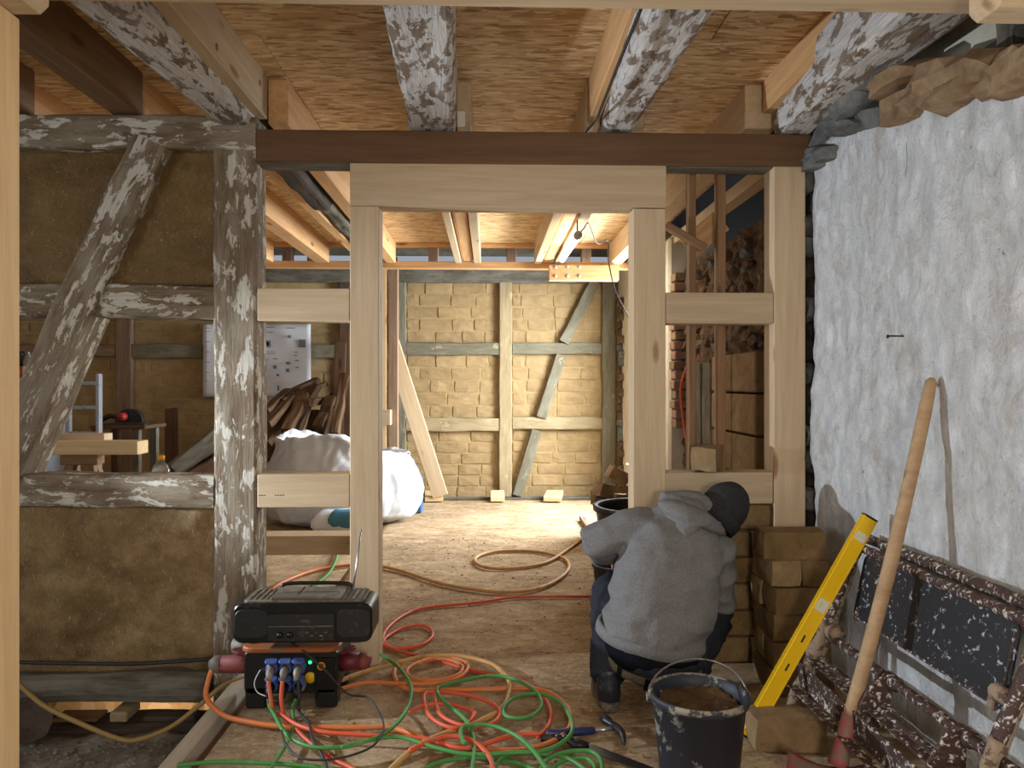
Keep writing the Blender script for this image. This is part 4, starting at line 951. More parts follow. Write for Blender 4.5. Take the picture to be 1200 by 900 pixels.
box('deck_line', (rm - .10, YR2 + .08, rz1 + .0235), (rm + .13, YR2 + .084, rz1 + .025), 'radio_black', ddk, 0)
tube('handle', catmull([V3((rm - RW * .23, YR2 + .19, rz1)), V3((rm - RW * .22, YR2 + .19, rz1 + .028)), V3((rm, YR2 + .19, rz1 + .033)), V3((rm + RW * .27, YR2 + .19, rz1 + .028)), V3((rm + RW * .28, YR2 + .19, rz1))]), .008, 'radio_black', rd, 8)
for s in (-1, 1):
    prism('speaker_grille', rrect(.13, RH * .72, .03), .006, 'grille', rd, T((rm + s * RW * .365, YR2 + .003, (rz0 + rz1) / 2)) @ XZ, .002)
cp = prism('control_panel', rrect(RW * .48, RH * .68, .008), .008, 'grille', rd, T((rm - .005, YR2 + .002, (rz0 + rz1) / 2 - .014)) @ XZ, .002)
for dx in (-.085, -.045): lathe('knob', (rm + dx, YR2 - .002, rz0 + .035), [(0, .012), (.010, .012), (.012, 0), (0, 0)], 'radio_black', cp, 18, Matrix.Rotation(math.pi / 2, 4, 'X'))
box('display', (rm - .005, YR2 - .004, rz0 + .082), (rm + .03, YR2, rz0 + .094), 'display', cp, .001)
box('chrome_line', (rm - .13, YR2 - .004, rz0 + .066), (rm + .12, YR2, rz0 + .069), 'radio_top', cp, 0)
for q in range(7): box('button', (rm - .005 + q * .018, YR2 - .005, rz0 + .028 + .012 * (q % 2)), (rm + .007 + q * .018, YR2, rz0 + .034 + .012 * (q % 2)), 'display' if q % 3 == 0 else 'radio_top', cp, .001)
for s in (-1, 1): lathe('foot', (rm + s * RW * .37, YR2 + .06, rz0 - .012), [(0, 0), (.024, 0), (.028, .014), (0, .014)], 'silver', rd, 18)
an = tube('antenna', [V3((X(413, YR2 + .18), YR2 + .18, rz1)), V3((X(418, YR2 + .22), YR2 + .22, Z(660, YR2 + .22))), V3((X(423, YR2 + .25), YR2 + .25, Z(621, YR2 + .25)))], [.005, .004, .003], 'silver', rd, 8)
tube('antenna_tip', [V3((X(423, YR2 + .25), YR2 + .25, Z(622, YR2 + .25))), V3((X(423.4, YR2 + .25), YR2 + .25, Z(619.5, YR2 + .25)))], .005, 'silver', an, 8)

# ------------------------------------------------------------------ cables on the floor
def floor_cable(pts, r, mat, label, lay=0, pre=(), group=None, post=(), z0=0.0):
    P = [V3(p) for p in pre] + [fl(x, y, z0 + r + lay * .007 + .001) for x, y in pts] + [V3(p) for p in post]
    o = tube('extension_cable', catmull(P, sub=7), r, mat, None, 8); tag(o, label, 'cable', group); return o
sx = lambda i: X((320, 336, 351.5)[i], YR)
floor_cable([(262, 838), (292, 846), (330, 851), (400, 853), (450, 852), (478, 858), (505, 869), (560, 878), (612, 879), (650, 868), (669, 850), (664, 828), (645, 813), (620, 807), (560, 808), (490, 809), (466, 801), (462, 786), (470, 778)], .0105, 'cable_orange', 'thick orange cable from the left red plug around the whole coil', 1,
            [(X(244, YR), YR + .06, .155), (X(240, YR), YR + .04, .11), (X(240, YR - .02), YR, .05)])
floor_cable([(428, 787), (465, 777), (500, 769), (540, 769), (575, 778), (595, 795), (597, 810), (588, 830), (560, 846), (520, 860), (490, 874), (470, 890), (452, 908)], .0105, 'cable_tan', 'thick tan cable leaving the box and sweeping toward the camera', 3, [(px1 - .02, YR + .2, .04)])
floor_cable([(430, 800), (470, 801), (505, 801), (532, 797), (547, 786), (545, 776), (525, 770), (500, 773), (480, 782), (477, 790), (488, 796), (512, 797), (535, 792), (542, 783), (533, 775), (510, 772), (490, 778)], .0095, 'cable_orange', 'orange cable coiled in a tight double ring beside the door post', 2, [(px1 - .02, YR + .12, .03)])
floor_cable([(700, 699), (640, 699), (600, 700), (560, 706), (500, 712), (475, 720), (457, 733), (449, 745), (450, 756), (465, 760), (490, 757), (505, 748), (506, 739), (495, 733), (472, 736), (455, 745), (450, 752), (462, 761), (490, 769), (520, 776), (550, 785), (582, 791), (610, 798), (634, 814), (645, 832), (643, 850), (630, 864)], .0085, 'cable_red', 'red orange cable running past the worker into the small loop', 0)
floor_cable([(330, 838), (350, 850), (380, 858), (440, 862), (500, 866), (545, 877), (600, 862), (632, 860)], .0085, 'cable_red', 'red cable from the first blue socket crossing under the coil', 4, [(sx(0), YR - .062, .14), (sx(0) + .01, YR - .075, .09), (sx(0) + .03, YR - .10, .03)])
floor_cable([(350, 858), (368, 874), (388, 889), (412, 900), (430, 912)], .0085, 'cable_red', 'red cable from the middle blue socket running to the bottom edge', 2, [(sx(1), YR - .062, .14), (sx(1), YR - .08, .08), (sx(1) + .02, YR - .11, .02)])
floor_cable([(480, 834), (500, 826), (530, 826), (556, 836), (540, 852), (520, 850), (503, 838), (497, 822), (500, 812), (520, 811), (550, 815), (575, 824), (586, 834), (580, 846), (560, 851), (535, 848), (515, 836), (510, 818), (512, 808)], .0075, 'cable_red', 'thin red cable lying in loops at the middle of the coil', 5)
floor_cable([(480, 880), (500, 870), (525, 863), (548, 866), (566, 878), (576, 892), (578, 910)], .0085, 'cable_red', 'red cable arching to the bottom edge in the coil', 6)
floor_cable([(322, 838), (335, 860), (360, 874), (395, 876), (440, 866), (470, 864), (510, 876), (550, 884), (600, 882), (640, 879), (668, 862), (669, 842), (655, 822), (630, 813), (605, 817), (591, 828), (592, 838), (607, 842), (625, 838), (635, 825), (625, 808), (600, 795), (575, 792), (545, 797), (520, 803), (512, 809), (520, 822), (540, 838), (551, 852), (556, 872), (553, 908)], .0075, 'cable_green', 'long green cable from the first blue socket looping through the coil', 6, [(sx(0), YR - .062, .07), (sx(0) + .005, YR - .07, .045)])
floor_cable([(446, 767), (465, 780), (480, 800), (481, 820), (470, 842), (450, 860), (425, 870), (400, 876)], .0075, 'cable_green', 'green cable curving around the front of the left door post', 7)
floor_cable([(545, 872), (540, 860), (545, 851), (575, 850), (605, 862), (625, 880), (645, 908)], .0075, 'cable_green', 'green cable loop near the saw handle', 8)
floor_cable([(208, 897), (250, 893), (300, 894), (350, 897), (420, 905)], .0075, 'cable_green', 'green cable lying along the bottom edge at the left', 1)
floor_cable([(490, 905), (520, 892), (560, 888), (600, 893), (630, 903)], .0075, 'cable_green', 'green cable bow at the bottom edge below the coil', 1)
floor_cable([(578, 908), (584, 892), (605, 882), (640, 884), (668, 890), (690, 905)], .0075, 'cable_green', 'green cable bundle at the bottom edge, left strand', 3)
floor_cable([(630, 910), (640, 892), (660, 882), (690, 880), (704, 890), (706, 910)], .0075, 'cable_green', 'green cable bundle at the bottom edge, outer strand below the saw', 4)
floor_cable([(640, 912), (652, 896), (670, 889), (688, 889), (697, 898), (696, 912)], .0075, 'cable_green', 'green cable bundle at the bottom edge, inner strand below the saw', 2)
floor_cable([(344, 850), (338, 868), (328, 885), (316, 902)], .006, 'cable_green', 'thin green cable hanging from the third blue socket', 3, [(sx(2), YR - .062, .07), (sx(2) - .01, YR - .075, .04)])
floor_cable([(362, 848), (367, 868), (378, 886), (386, 908)], .006, 'cable_black', 'black cable from the third blue socket to the bottom edge', 5, [(sx(2) + .008, YR - .062, .14), (sx(2) + .015, YR - .075, .08), (sx(2) + .02, YR - .09, .03)])
floor_cable([(432, 818), (446, 838), (449, 856), (434, 876), (395, 889), (355, 889), (336, 874), (330, 856)], .004, 'cable_black', 'thin black radio cable looping on the floor in front of the box', 9, [(X(340, YR), YR + .02, .262), (X(360, YR), YR - .025, .235), (X(385, YR), YR - .03, .16), (X(408, YR), YR - .02, .07)])
tag(tube('extension_cable', catmull([at(20, 800, 3.3), at(50, 826, 3.25), at(90, 846, 3.2), at(140, 866, 3.18), at(165, 866, 3.2), at(200, 852, 3.25), at(232, 828, 3.3), at(262, 803, 3.36), at(290, 794, 3.45)]), .010, 'cable_olive', None, 8), 'olive cable hanging in a bow below the old sill beam', 'cable')
tag(tube('wall_cable', catmull([at(-20, 775, 3.46), at(60, 777, 3.46), at(150, 778, 3.46), at(210, 775, 3.45), at(262, 771, 3.36)]), .009, 'cable_black', None, 8), 'black cable strung along the foot of the clay wall', 'cable')
floor_cable([(436, 661), (470, 669), (510, 682), (550, 690), (590, 694), (630, 690), (657, 677), (667, 664), (658, 653), (625, 646), (585, 646), (562, 651), (557, 658), (570, 665), (600, 666), (640, 659), (668, 642), (692, 624)], .012, 'cable_tan', 'tan cable lying in a wide loop on the floor beyond the doorway', 0)
floor_cable([(300, 706), (312, 696), (330, 683), (370, 668), (420, 661)], .012, 'cable_orange', 'orange cable on the floor seen below the loose timber', 0)
floor_cable([(350, 702), (365, 688), (385, 672), (394, 655), (396, 640)], .010, 'cable_green', 'green cable on the floor seen below the loose timber', 1)

# ------------------------------------------------------------------ hammer and hand saw
hp, hq = fl(640, 860, .022), fl(697, 856, .022)
hm = empty('hammer', hp.lerp(hq, .7), 'claw hammer with a blue grip lying near the cables', 'hammer')
tube('grip', [hp.lerp(hq, t) for t in (0, .06, .3, .6, .95, 1)], [.010, .016, .014, .016, .014, .010], 'blue_handle', hm, 12)
hs = fl(722, 853.5, .022); tube('shaft', [hq, hs], .009, 'silver', hm, 10)
h1, h2, h3 = fl(712, 845, .03), fl(722, 852, .03), fl(731, 868, .015)
tube('head', [h1 + (h1 - h2).normalized() * .03, h1, h1.lerp(h2, .4), h2], [.018, .018, .012, .015], 'dark_steel', hm, 12)
tube('claw', catmull([h2, fl(729, 858, .035), h3, fl(732, 873, .006)], sub=4), [.014, .014, .013, .012, .011, .011, .010, .009, .008, .007, .006, .004, .002], 'dark_steel', hm, 10)
sw = empty('hand_saw', fl(660, 868, 0), 'hand saw with black grip and dark blade on the floor', 'saw')
tube('grip', [fl(634, 866, .02), fl(645, 864, .022), fl(665, 866, .022), fl(675, 872, .02), fl(690, 874, .016)], [(.010, .012), (.016, .016), (.013, .014), (.022, .016), (.012, .01)], 'black_plastic', sw, 12)
for x, y in ((652, 862.5), (660, 863)): lathe('rivet', fl(x, y, .036), [(0, .003), (.003, .003), (.004, 0), (0, 0)], 'silver', sw, 8)
b0, b1 = fl(682, 873, .012), fl(770, 906, .006); dv = (b1 - b0).normalized(); nv = V3((-dv.y, dv.x, 0))
L_ = (b1 - b0).length
prism('blade', [(0, -.03), (L_, -.022), (L_, .012), (0, .028)], .002, 'dark_steel', sw, T(b0) @ Matrix.Rotation(math.atan2(dv.y, dv.x), 4, 'Z'))

# ------------------------------------------------------------------ bucket in front
bxc = V3((X(819, 2.47), 2.47, 0))
bk_ = empty('mortar_bucket', bxc, 'dirty black bucket of clay mortar in the foreground', 'bucket')
lathe('shell', bxc, [(0, .0), (.118, .0), (.122, .006), (.148, .275), (.157, .277), (.160, .285), (.160, .30), (.154, .304), (.146, .30), (.142, .27), (.116, .012), (0, .012)], 'bucket', bk_, 48)
lathe('rim', bxc + V3((0, 0, .284)), [(.150, 0), (.1605, .002), (.162, .018), (.157, .022), (.1475, .018)], 'bucket_rim', bk_, 48)
def mort():
    bm = bmesh.new(); bmesh.ops.create_grid(bm, x_segments=26, y_segments=26, size=.142)
    for v in list(bm.verts):
        r = V3((v.co.x, v.co.y)).length
        if r > .1415: bm.verts.remove(v)
        else: v.co.z = .262 + .014 * mn.noise(V3((v.co.x * 14, v.co.y * 14, 1))) + .008 * mn.noise(V3((v.co.x * 50, v.co.y * 50, 1))) + .1 * max(0, v.co.y) ** 1.3
    return bm_me('mortar', bm, True)
mobj('mortar', mort(), 'mortar_fill', bk_, T(bxc))
pts = []
for k in range(17):
    a = math.pi * k / 16; c, s = math.cos(a), math.sin(a)
    pts.append(bxc + V3((-.163 * c, .01 + .10 * s, .285 + .085 * s)) + V3((.02 * s, 0, 0)))
tube('bail', pts, .0035, 'steel', bk_, 8)
for s in (-1, 1): lathe('ear', bxc + V3((s * .158, .01, .285)), [(0, .01), (.014, .01), (.016, 0), (0, 0)], 'bucket_rim', bk_, 14, Matrix.Rotation(s * math.pi / 2, 4, 'Y'))

# ------------------------------------------------------------------ spirit level, shovel, trestle
l0, l1 = V3((X(875, 2.80), 2.80, .005)), at(1019, 607, 2.83)
lv = empty('spirit_level', l0, 'yellow spirit level leaning against the paint stained trestle', 'level')
lm = frame_m(l0, l1, (0, 1, 0)); LL = (l1 - l0).length
o = mobj('body', box_me(LL, .056, .024, .003), 'level_yellow', lv, lm)
for s in (-1, 1): mobj('edge_strip', box_me(LL, .006, .027, .001), 'level_yellow', o, lm @ T((0, s * .025, 0)))
for t in (-.30, -.12, .0): mobj('slot', box_me(.03, .008, .026, .001), 'level_dark', o, lm @ T((t - .05, 0, 0)))
for t, sz in ((.09, .05), (LL / 2 - .08, .035)):
    vh = mobj('vial_holder', box_me(sz, .045, .026, .002), 'sticker_white', o, lm @ T((t, 0, 0)))
    mobj('vial', box_me(sz * .6, .014, .028, .003), 'vial', o, lm @ T((t, -.008, 0)))
for s in (-1, 1): mobj('end_cap', box_me(.008, .058, .026, .002), 'black_plastic', lv, lm @ T((s * (LL / 2 + .002), 0, 0)))
s0, s1 = V3((X(984, 2.45), 2.45, Z(895, 2.45))), V3((1.462, 2.50, Z(447, 2.5)))
sv = empty('shovel', s0, 'shovel with a long wooden handle leaning on the plaster wall', 'shovel')
ds = (s1 - s0).normalized(); mid = s0.lerp(s1, .10)
nn = 14; hp_ = [mid.lerp(s1, k / nn) + V3((.012 * math.sin(math.pi * k / nn), 0, 0)) for k in range(nn + 1)]
tube('handle', hp_ + [s1 + ds * .012], [.0225] * 8 + [.0215] * 5 + [.021, .018, .008], 'shovel_wood', sv, 16)
tube('socket', [s0 - ds * .02, s0, s0.lerp(mid, .5), mid + ds * .02], [.034, .029, .027, .025], 'shovel_red', sv, 14)
# blade: curved plate lying forward
def blade():
    bm = bmesh.new(); g = []
    for i in range(13):
        u = i / 12; row = []
        for j in range(9):
            v = j / 8 * 2 - 1
            wd = .115 * (1 - .12 * u) if u < .6 else .115 * (.928 - 1.1 * (u - .6) ** 1.5)
            row.append(bm.verts.new((v * wd, -.27 * u, .02 - .02 * (v * v) * 0 + .03 * (v * v) - .05 * u)))
        g.append(row)
    for i in range(12):
        for j in range(8): bm.faces.new((g[i][j], g[i + 1][j], g[i + 1][j + 1], g[i][j + 1]))
    return bm_me('blade', bm, True)
bl = mobj('blade', blade(), 'shovel_red', sv, T(V3((s0.x - .045, s0.y - .0, .045))) @ Matrix.Rotation(-.5, 4, 'Z'))
bl.modifiers.new('thick', 'SOLIDIFY').thickness = .003
# trestle folded against the wall
tx = empty('metal_trestle', (1.3, 2.4, 0), 'folded metal plasterer\'s trestle caked with paint and mortar against the wall', 'trestle')
Ya, Yc = 2.90, 1.62
def ttube(name, pts, r, mat, parent=tx, amp=.003):
    P = catmull(pts, sub=8) if len(pts) > 2 else [V3(pts[0]).lerp(V3(pts[1]), k / 24) for k in range(25)]
    bm = bmesh.new(); o0 = P[0].copy(); loft(bm, [p - o0 for p in P], r, 12)
    for v in bm.verts: v.co += mn.noise_vector((v.co + o0) * 28) * amp
    return mobj(name, bm_me(name, bm, True), mat, parent, T(o0))
zt3 = .695
ttube('top_tube', [(1.455, Ya, zt3 + .01), (1.455, Yc, zt3 + .01)], .019, 'trestle'); ttube('top_tube', [(1.405, Ya - .02, zt3 - .015), (1.405, Yc, zt3 - .015)], .017, 'trestle')
def legp(t, Y, dx=0, dy=0): return V3((1.41 - .30 * t + dx, Y + dy, zt3 * (1 - t)))
for Y, e in ((Ya - .02, 1), (1.90, 0)):
    ttube('leg', [legp(0, Y), legp(.5, Y), legp(.96, Y)], .019, 'trestle' if e else 'trestle', amp=.004)
    ttube('leg', [legp(.12, Y, .02, .03), legp(.5, Y, .045, .035), legp(.96, Y, .06, .05)], .019, 'trestle_mortar', amp=.008)
    ttube('mortar_crust', [legp(.42, Y, -.008, -.012), legp(.7, Y, -.008, -.014), legp(.95, Y, -.006, -.012)], .021, 'trestle_mortar', amp=.012)
ttube('rail_tube', [legp(.50, Ya - .04, .03), legp(.50, 1.66, .03)], .0165, 'trestle'); ttube('rail_tube', [legp(.62, Ya - .04, .02), legp(.62, 1.66, .02)], .0165, 'trestle')
# channel with its two lips
for nm, t, dx, wz, wx in (('channel', .70, -.03, .085, .006), ('channel_lip', .62, -.012, .006, .035), ('channel_lip', .765, -.04, .006, .035)):
    p = legp(t, 0, dx); box(nm, (p.x - wx / 2, 1.66, p.z - wz / 2), (p.x + wx / 2, Ya - .03, p.z + wz / 2), 'trestle', tx, .002, 'y')
for Y in (2.42, 2.04):
    poly = [(-.03, -.085), (.05, -.075), (.058, .01), (.055, .06), (.03, .085), (.0, .075), (-.05, .0), (-.055, -.05)]
    prism('bracket', poly, .012, 'trestle', tx, T(legp(.595, Y, .0)) @ XZ, .003)
    ttube('bracket_collar', [legp(.50, Y - .03, .03), legp(.50, Y + .03, .03)], .024, 'trestle')
ttube('hinge_knuckle', [legp(.47, Ya - .10, .02), legp(.47, Ya - .02, .02)], .03, 'trestle_mortar', amp=.006)
ttube('hinge_knuckle', [legp(.30, 1.99, .02), legp(.30, 1.93, .02)], .024, 'trestle_mortar', amp=.006)
# hanging black sheet panel
pm = Matrix.Identity(4); pt, pb = V3((1.402, 0, .668)), V3((1.355, 0, .435))
yax = (pt - pb).normalized(); xax = V3((0, -1, 0)); zax = xax.cross(yax)
pm = Matrix((xax, yax, zax)).transposed().to_4x4(); pm.translation = (pt + pb) / 2 + V3((0, (2.80 + 2.00) / 2, 0))
pn = prism('sheet_panel', rrect(.84, (pt - pb).length, .03), .006, 'trestle_panel', tx, pm)
mobj('panel_rim', box_me(.80, .008, .012, .002), 'trestle', pn, pm @ T((0, -.115, 0))); mobj('panel_rim', box_me(.008, .2, .014, .002), 'trestle', pn, pm @ T((.405, 0, 0)))
so = pm @ T((-.21, .085, 0)); sgn = -1 if (pm.to_3x3() @ V3((0, 0, 1))).x > 0 else 1
mobj('sticker', box_me(.03, .035, .0095, 0), 'sticker_orange', pn, so)
mobj('hook', box_me(.03, .06, .02, .004), 'trestle_mortar', pn, pm @ T((.37, -.10, 0))); mobj('hook', box_me(.03, .05, .02, .004), 'trestle', pn, pm @ T((-.39, -.10, 0)))

# ------------------------------------------------------------------ mud bricks: stack, single ones
bks = []
for q in range(4):
    me = brick_me(.25, .122, .112, 10 + q, .009); me.materials.append(M['mud_brick_wet' if q % 2 else 'mud_brick']); bks.append(me)
rk = random.Random(21)
x0s, y0s = X(905, 3.16), 3.15
names = ['bottom', 'second', 'third', 'fourth', 'fifth']
for L in range(5):
    z = .057 + L * .1135
    if L % 2 == 0:
        spots = [(x0s + .062, y0s + .13, math.pi / 2), (x0s + .062 + .127, y0s + .13, math.pi / 2)]
        tags = ('left brick lying lengthwise in the %s layer of the brick stack', 'right brick lying lengthwise in the %s layer of the brick stack')
    else:
        spots = [(x0s + .125, y0s + .062, 0), (x0s + .125, y0s + .192, 0)]
        tags = ('front brick lying crosswise in the %s layer of the brick stack', 'rear brick lying crosswise in the %s layer of the brick stack')
    for (x, y, r), lb in zip(spots, tags):
        tag(mobj('mud_brick', rk.choice(bks), None, None, T((x + rk.uniform(-.008, .008), y + rk.uniform(-.008, .008), z)) @ Matrix.Rotation(r + rk.uniform(-.06, .06), 4, 'Z')), lb % names[L], 'brick', 'brick stack by the right post')
tag(mobj('mud_brick', bks[1], None, None, T((x0s + .105, y0s + .09, .057 + 5 * .1135)) @ Matrix.Rotation(-.05, 4, 'Z') @ Matrix.Diagonal((1.08, 1.1, 1.05, 1))), 'topmost brick lying across the brick stack, jutting left', 'brick', 'brick stack by the right post')
tag(mobj('mud_brick', bks[0], None, None, T(fl(926, 860, .06) + V3((0, .05, 0))) @ Matrix.Rotation(-.06, 4, 'Z') @ Matrix.Diagonal((1.0, 1.2, 1.05, 1))), 'single brown brick on the floor beside the yellow level', 'brick')
rb1 = at(826, 543, YP); 
tag(mobj('mud_brick', bks[2], None, None, T((X(829, YP + .06), YP + .068, pz(553.5) + .058)) @ Matrix.Rotation(math.pi / 2 - .45, 4, 'Z') @ Matrix.Diagonal((.8, .98, 1.02, 1))), 'brick standing on the right rail above the worker\'s head', 'brick')

# ------------------------------------------------------------------ nails in the plaster
for p, lab in ((at(1062, 394, 2.74), 'short nail sticking out of the plaster wall'),):
    nl = empty('wall_nail', V3((1.50, 2.74, p.z)), lab, 'nail'); tube('shank', [V3((1.515, 2.74, p.z)), V3((1.455, 2.76, p.z + .002))], .003, 'nail', nl, 8); lathe('head', V3((1.453, 2.76, p.z)), [(0, .002), (.007, .002), (.007, -.002), (0, -.002)], 'nail', nl, 10, Matrix.Rotation(math.pi / 2, 4, 'Y'))
tag(tube('hanging_wire', [V3((1.478, X(0, 1) * 0 + 2.68, Z(163, 2.68))), V3((1.482, 2.68, Z(182, 2.68))), V3((1.480, 2.69, Z(203, 2.68)))], .0008, 'nail', None, 6), 'thin wire hanging from the broken top edge of the plaster', 'wire')

# ------------------------------------------------------------------ worker
def remesh(name, bm, voxel, mat, parent, smooth=6, fac=.5, fold=0.0, fsc=9, sub=None):
    me = bm_me(name, bm); o = bpy.data.objects.new(name, me); C.objects.link(o)
    r = o.modifiers.new('r', 'REMESH'); r.mode = 'VOXEL'; r.voxel_size = voxel
    s = o.modifiers.new('s', 'SMOOTH'); s.iterations = smooth; s.factor = fac
    dg = bpy.context.evaluated_depsgraph_get(); me2 = bpy.data.meshes.new_from_object(o.evaluated_get(dg))
    bpy.data.objects.remove(o); me2.name = name
    if fold:
        me2.update(); nor = [v.normal.copy() for v in me2.vertices]
        for v, n in zip(me2.vertices, nor): v.co += n * fold_f(v.co, fold, fsc)
    me2.polygons.foreach_set('use_smooth', [True] * len(me2.polygons)); me2.materials.clear()
    return mobj(name, me2, mat, parent)
def fold_f(p, amp, sc):
    a = mn.noise(V3((p.x * sc * .6, p.y * sc * .6, p.z * sc * 1.6))); b = mn.noise(p * sc * 1.9 + V3((3, 1, 7)))
    return amp * ((1 - 2 * abs(a)) * .8 + b * .4 - .3)
def limb(bm, pts, radii, seg=14): loft(bm, [V3(p) for p in pts], radii, seg)
def ell(bm, c, r, rot=None, sub=3):
    m = Matrix.Translation(V3(c)) @ (rot if rot is not None else Matrix.Identity(4)) @ Matrix.Diagonal((r[0], r[1], r[2], 1))
    bmesh.ops.create_icosphere(bm, subdivisions=sub, radius=1, matrix=m)
RV = V3((.94, 0, -.34))
def torso(bm, rings, grow):
    pts = [V3(c) for c, _, _ in rings]; rr = []; K = 26; rs = []
    for i, (c, rx, ry) in enumerate(rings):
        t = (pts[min(i + 1, len(pts) - 1)] - pts[max(i - 1, 0)]).normalized()
        s = (RV - t * RV.dot(t)).normalized(); u = t.cross(s)
        rs.append([bm.verts.new(pts[i] + s * (rx + grow) * math.copysign(abs(math.cos(2 * math.pi * k / K)) ** .8, math.cos(2 * math.pi * k / K)) + u * (ry + grow) * math.copysign(abs(math.sin(2 * math.pi * k / K)) ** .85, math.sin(2 * math.pi * k / K))) for k in range(K)])
    for a, b in zip(rs, rs[1:]):
        for j in range(K): bm.faces.new((a[j], a[(j + 1) % K], b[(j + 1) % K], b[j]))
    bm.faces.new(rs[0][::-1]); bm.faces.new(rs[-1])
TR = [(at(762, 757, 3.15), .185, .125), (at(766, 738, 3.14), .20, .14), (at(776, 705, 3.15), .205, .14), (at(785, 668, 3.19), .20, .13), (at(793, 640, 3.22), .185, .115), (at(799, 616, 3.26), .145, .095), (at(808, 600, 3.30), .07, .07)]
SL, EL, WL = at(752, 617, 3.24), at(697, 634, 3.24), at(728, 652, 3.50)
SR, ER, WRi = at(838, 645, 3.25), at(843, 705, 3.32), at(806, 700, 3.46)
HL, KL, AL = at(742, 765, 3.12), at(714, 688, 3.40), V3((X(713, 3.1), 3.10, .10))
HR, KR, AR = at(800, 772, 3.12), at(838, 712, 3.42), V3((X(806, 3.12), 3.12, .10))
HC = at(848, 598, 3.33)
HZ = (at(864, 575, 3.31) - at(830, 622, 3.33)).normalized()          # crown direction
HF = (V3((.55, .75, -.55)) - HZ * V3((.55, .75, -.55)).dot(HZ)).normalized()   # face looks down to the work, away from us
HX = HF.cross(HZ).normalized()
HM = Matrix((HX, HF, HZ)).transposed().to_4x4()
pb_ = bmesh.new()
torso(pb_, TR[1:], -.03)
ell(pb_, at(768, 768, 3.16), (.15, .11, .13))
limb(pb_, [TR[-1][0], at(822, 598, 3.31), HC - HZ * .05], [.058, .055, .055])
ell(pb_, HC, (.076, .098, .115), HM)
ell(pb_, HC + HF * .055 - HZ * .075, (.048, .045, .05), HM)                                  # jaw
ell(pb_, HC + HF * .105 - HZ * .025, (.013, .016, .024), HM, 2)                              # nose
for s in (-1, 1):
    ell(pb_, HC + HX * s * .077 - HZ * .02, (.010, .018, .03), HM, 2)                        # ears
ell(pb_, HC + HF * .094 - HZ * .065, (.024, .010, .010), HM, 2)                              # mouth
limb(pb_, [SL, SL.lerp(EL, .5), EL, EL.lerp(WL, .4), WL], [.055, .05, .043, .042, .03])
limb(pb_, [SR, SR.lerp(ER, .5), ER, ER.lerp(WRi, .4), WRi], [.055, .05, .043, .042, .03])
for H, K_, A_2 in ((HL, KL, AL), (HR, KR, AR)):
    limb(pb_, [H, H.lerp(K_, .5), K_, K_.lerp(A_2, .4), A_2], [.085, .075, .058, .056, .042])
    limb(pb_, [A_2 + V3((0, -.02, -.03)), A_2 + V3((0, .06, -.05)), A_2 + V3((0, .17, -.07))], [(.04, .04), (.042, .035), (.038, .022)])
def hand(bm, w, d, up, s):
    d = d.normalized(); up = (up - d * up.dot(d)).normalized(); sd = d.cross(up) * s
    limb(bm, [w - d * .02, w + d * .03, w + d * .085], [(.026, .022), (.038, .018), (.040, .016)] , 12)
    for k, ln in enumerate((.068, .076, .07, .055)):
        b = w + d * .08 + sd * (.03 - .02 * k)
        limb(bm, [b, b + d * ln * .45 - up * .006, b + d * ln * .75 - up * .024, b + d * ln * .85 - up * .045], [.009, .0088, .0083, .007], 8)
    b = w + d * .02 + sd * .03
    limb(bm, [b, b + d * .03 + sd * .025 - up * .008, b + d * .06 + sd * .03 - up * .02], [.011, .010, .008], 8)
hand(pb_, WL, V3((.05, .9, -.35)), V3((0, .3, 1)), 1); hand(pb_, WRi, V3((-.9, .15, -.3)), V3((0, .2, 1)), -1)
person = remesh('person', pb_, .0075, 'skin', None, 3, .4)
tag(person, 'worker in a grey hoodie and dark beanie squatting with back turned at the brick infill', 'person')
for s in (-1, 1):
    e = bmesh.new(); ell(e, HC + HX * s * .030 + HF * .088 - HZ * .004, (.011, .008, .008), HM, 2); mobj('eye', bm_me('eye', e, True), 'sticker_white', person)
# hoodie
hb = bmesh.new(); torso(hb, [(at(761, 750, 3.155), .194, .142)] + TR[1:-1] + [(at(804, 606, 3.29), .10, .085)], .014)
limb(hb, [SL + V3((.03, 0, .0)), SL, SL.lerp(EL, .5), EL, EL.lerp(WL, .3), EL.lerp(WL, .7), EL.lerp(WL, .95)], [.082, .083, .078, .074, .072, .056, .05], 18)
limb(hb, [SR + V3((-.03, 0, 0)), SR, SR.lerp(ER, .5), ER, ER.lerp(WRi, .35), ER.lerp(WRi, .95)], [.088, .086, .076, .068, .062, .048], 18)
hood_o = remesh('hoodie', hb, .009, 'hoodie', person, 7, .5, .020, 7)
# ribbed hem band
def band(name, c, rx, ry, h, mat, parent, tilt=0, th=.008, K=48, fold=.006, a0=0, a1=2 * math.pi, axis=None):
    bm = bmesh.new(); t = axis or (TR[1][0] - TR[0][0]).normalized(); s = (RV - t * RV.dot(t)).normalized(); u = t.cross(s); rs = []
    for (dr, dz) in ((0, -h / 2), (th, -h / 2 + .004), (th * 1.3, 0), (th, h / 2 - .004), (0, h / 2), (-th, h / 2), (-th, -h / 2)):
        rs.append([bm.verts.new(V3(c) + s * (rx + dr) * math.cos(2 * math.pi * k / K) + u * (ry + dr) * math.sin(2 * math.pi * k / K) + t * (dz + fold * math.sin(k * .8) * .4)) for k in range(K)])
    for i in range(len(rs)):
        a, b = rs[i], rs[(i + 1) % len(rs)]
        for j in range(K): bm.faces.new((a[j], a[(j + 1) % K], b[(j + 1) % K], b[j]))
    return mobj(name, bm_me(name, bm, True), mat, parent)
band('hem_band', at(763, 744, 3.155), .222, .170, .05, 'hoodie', hood_o)
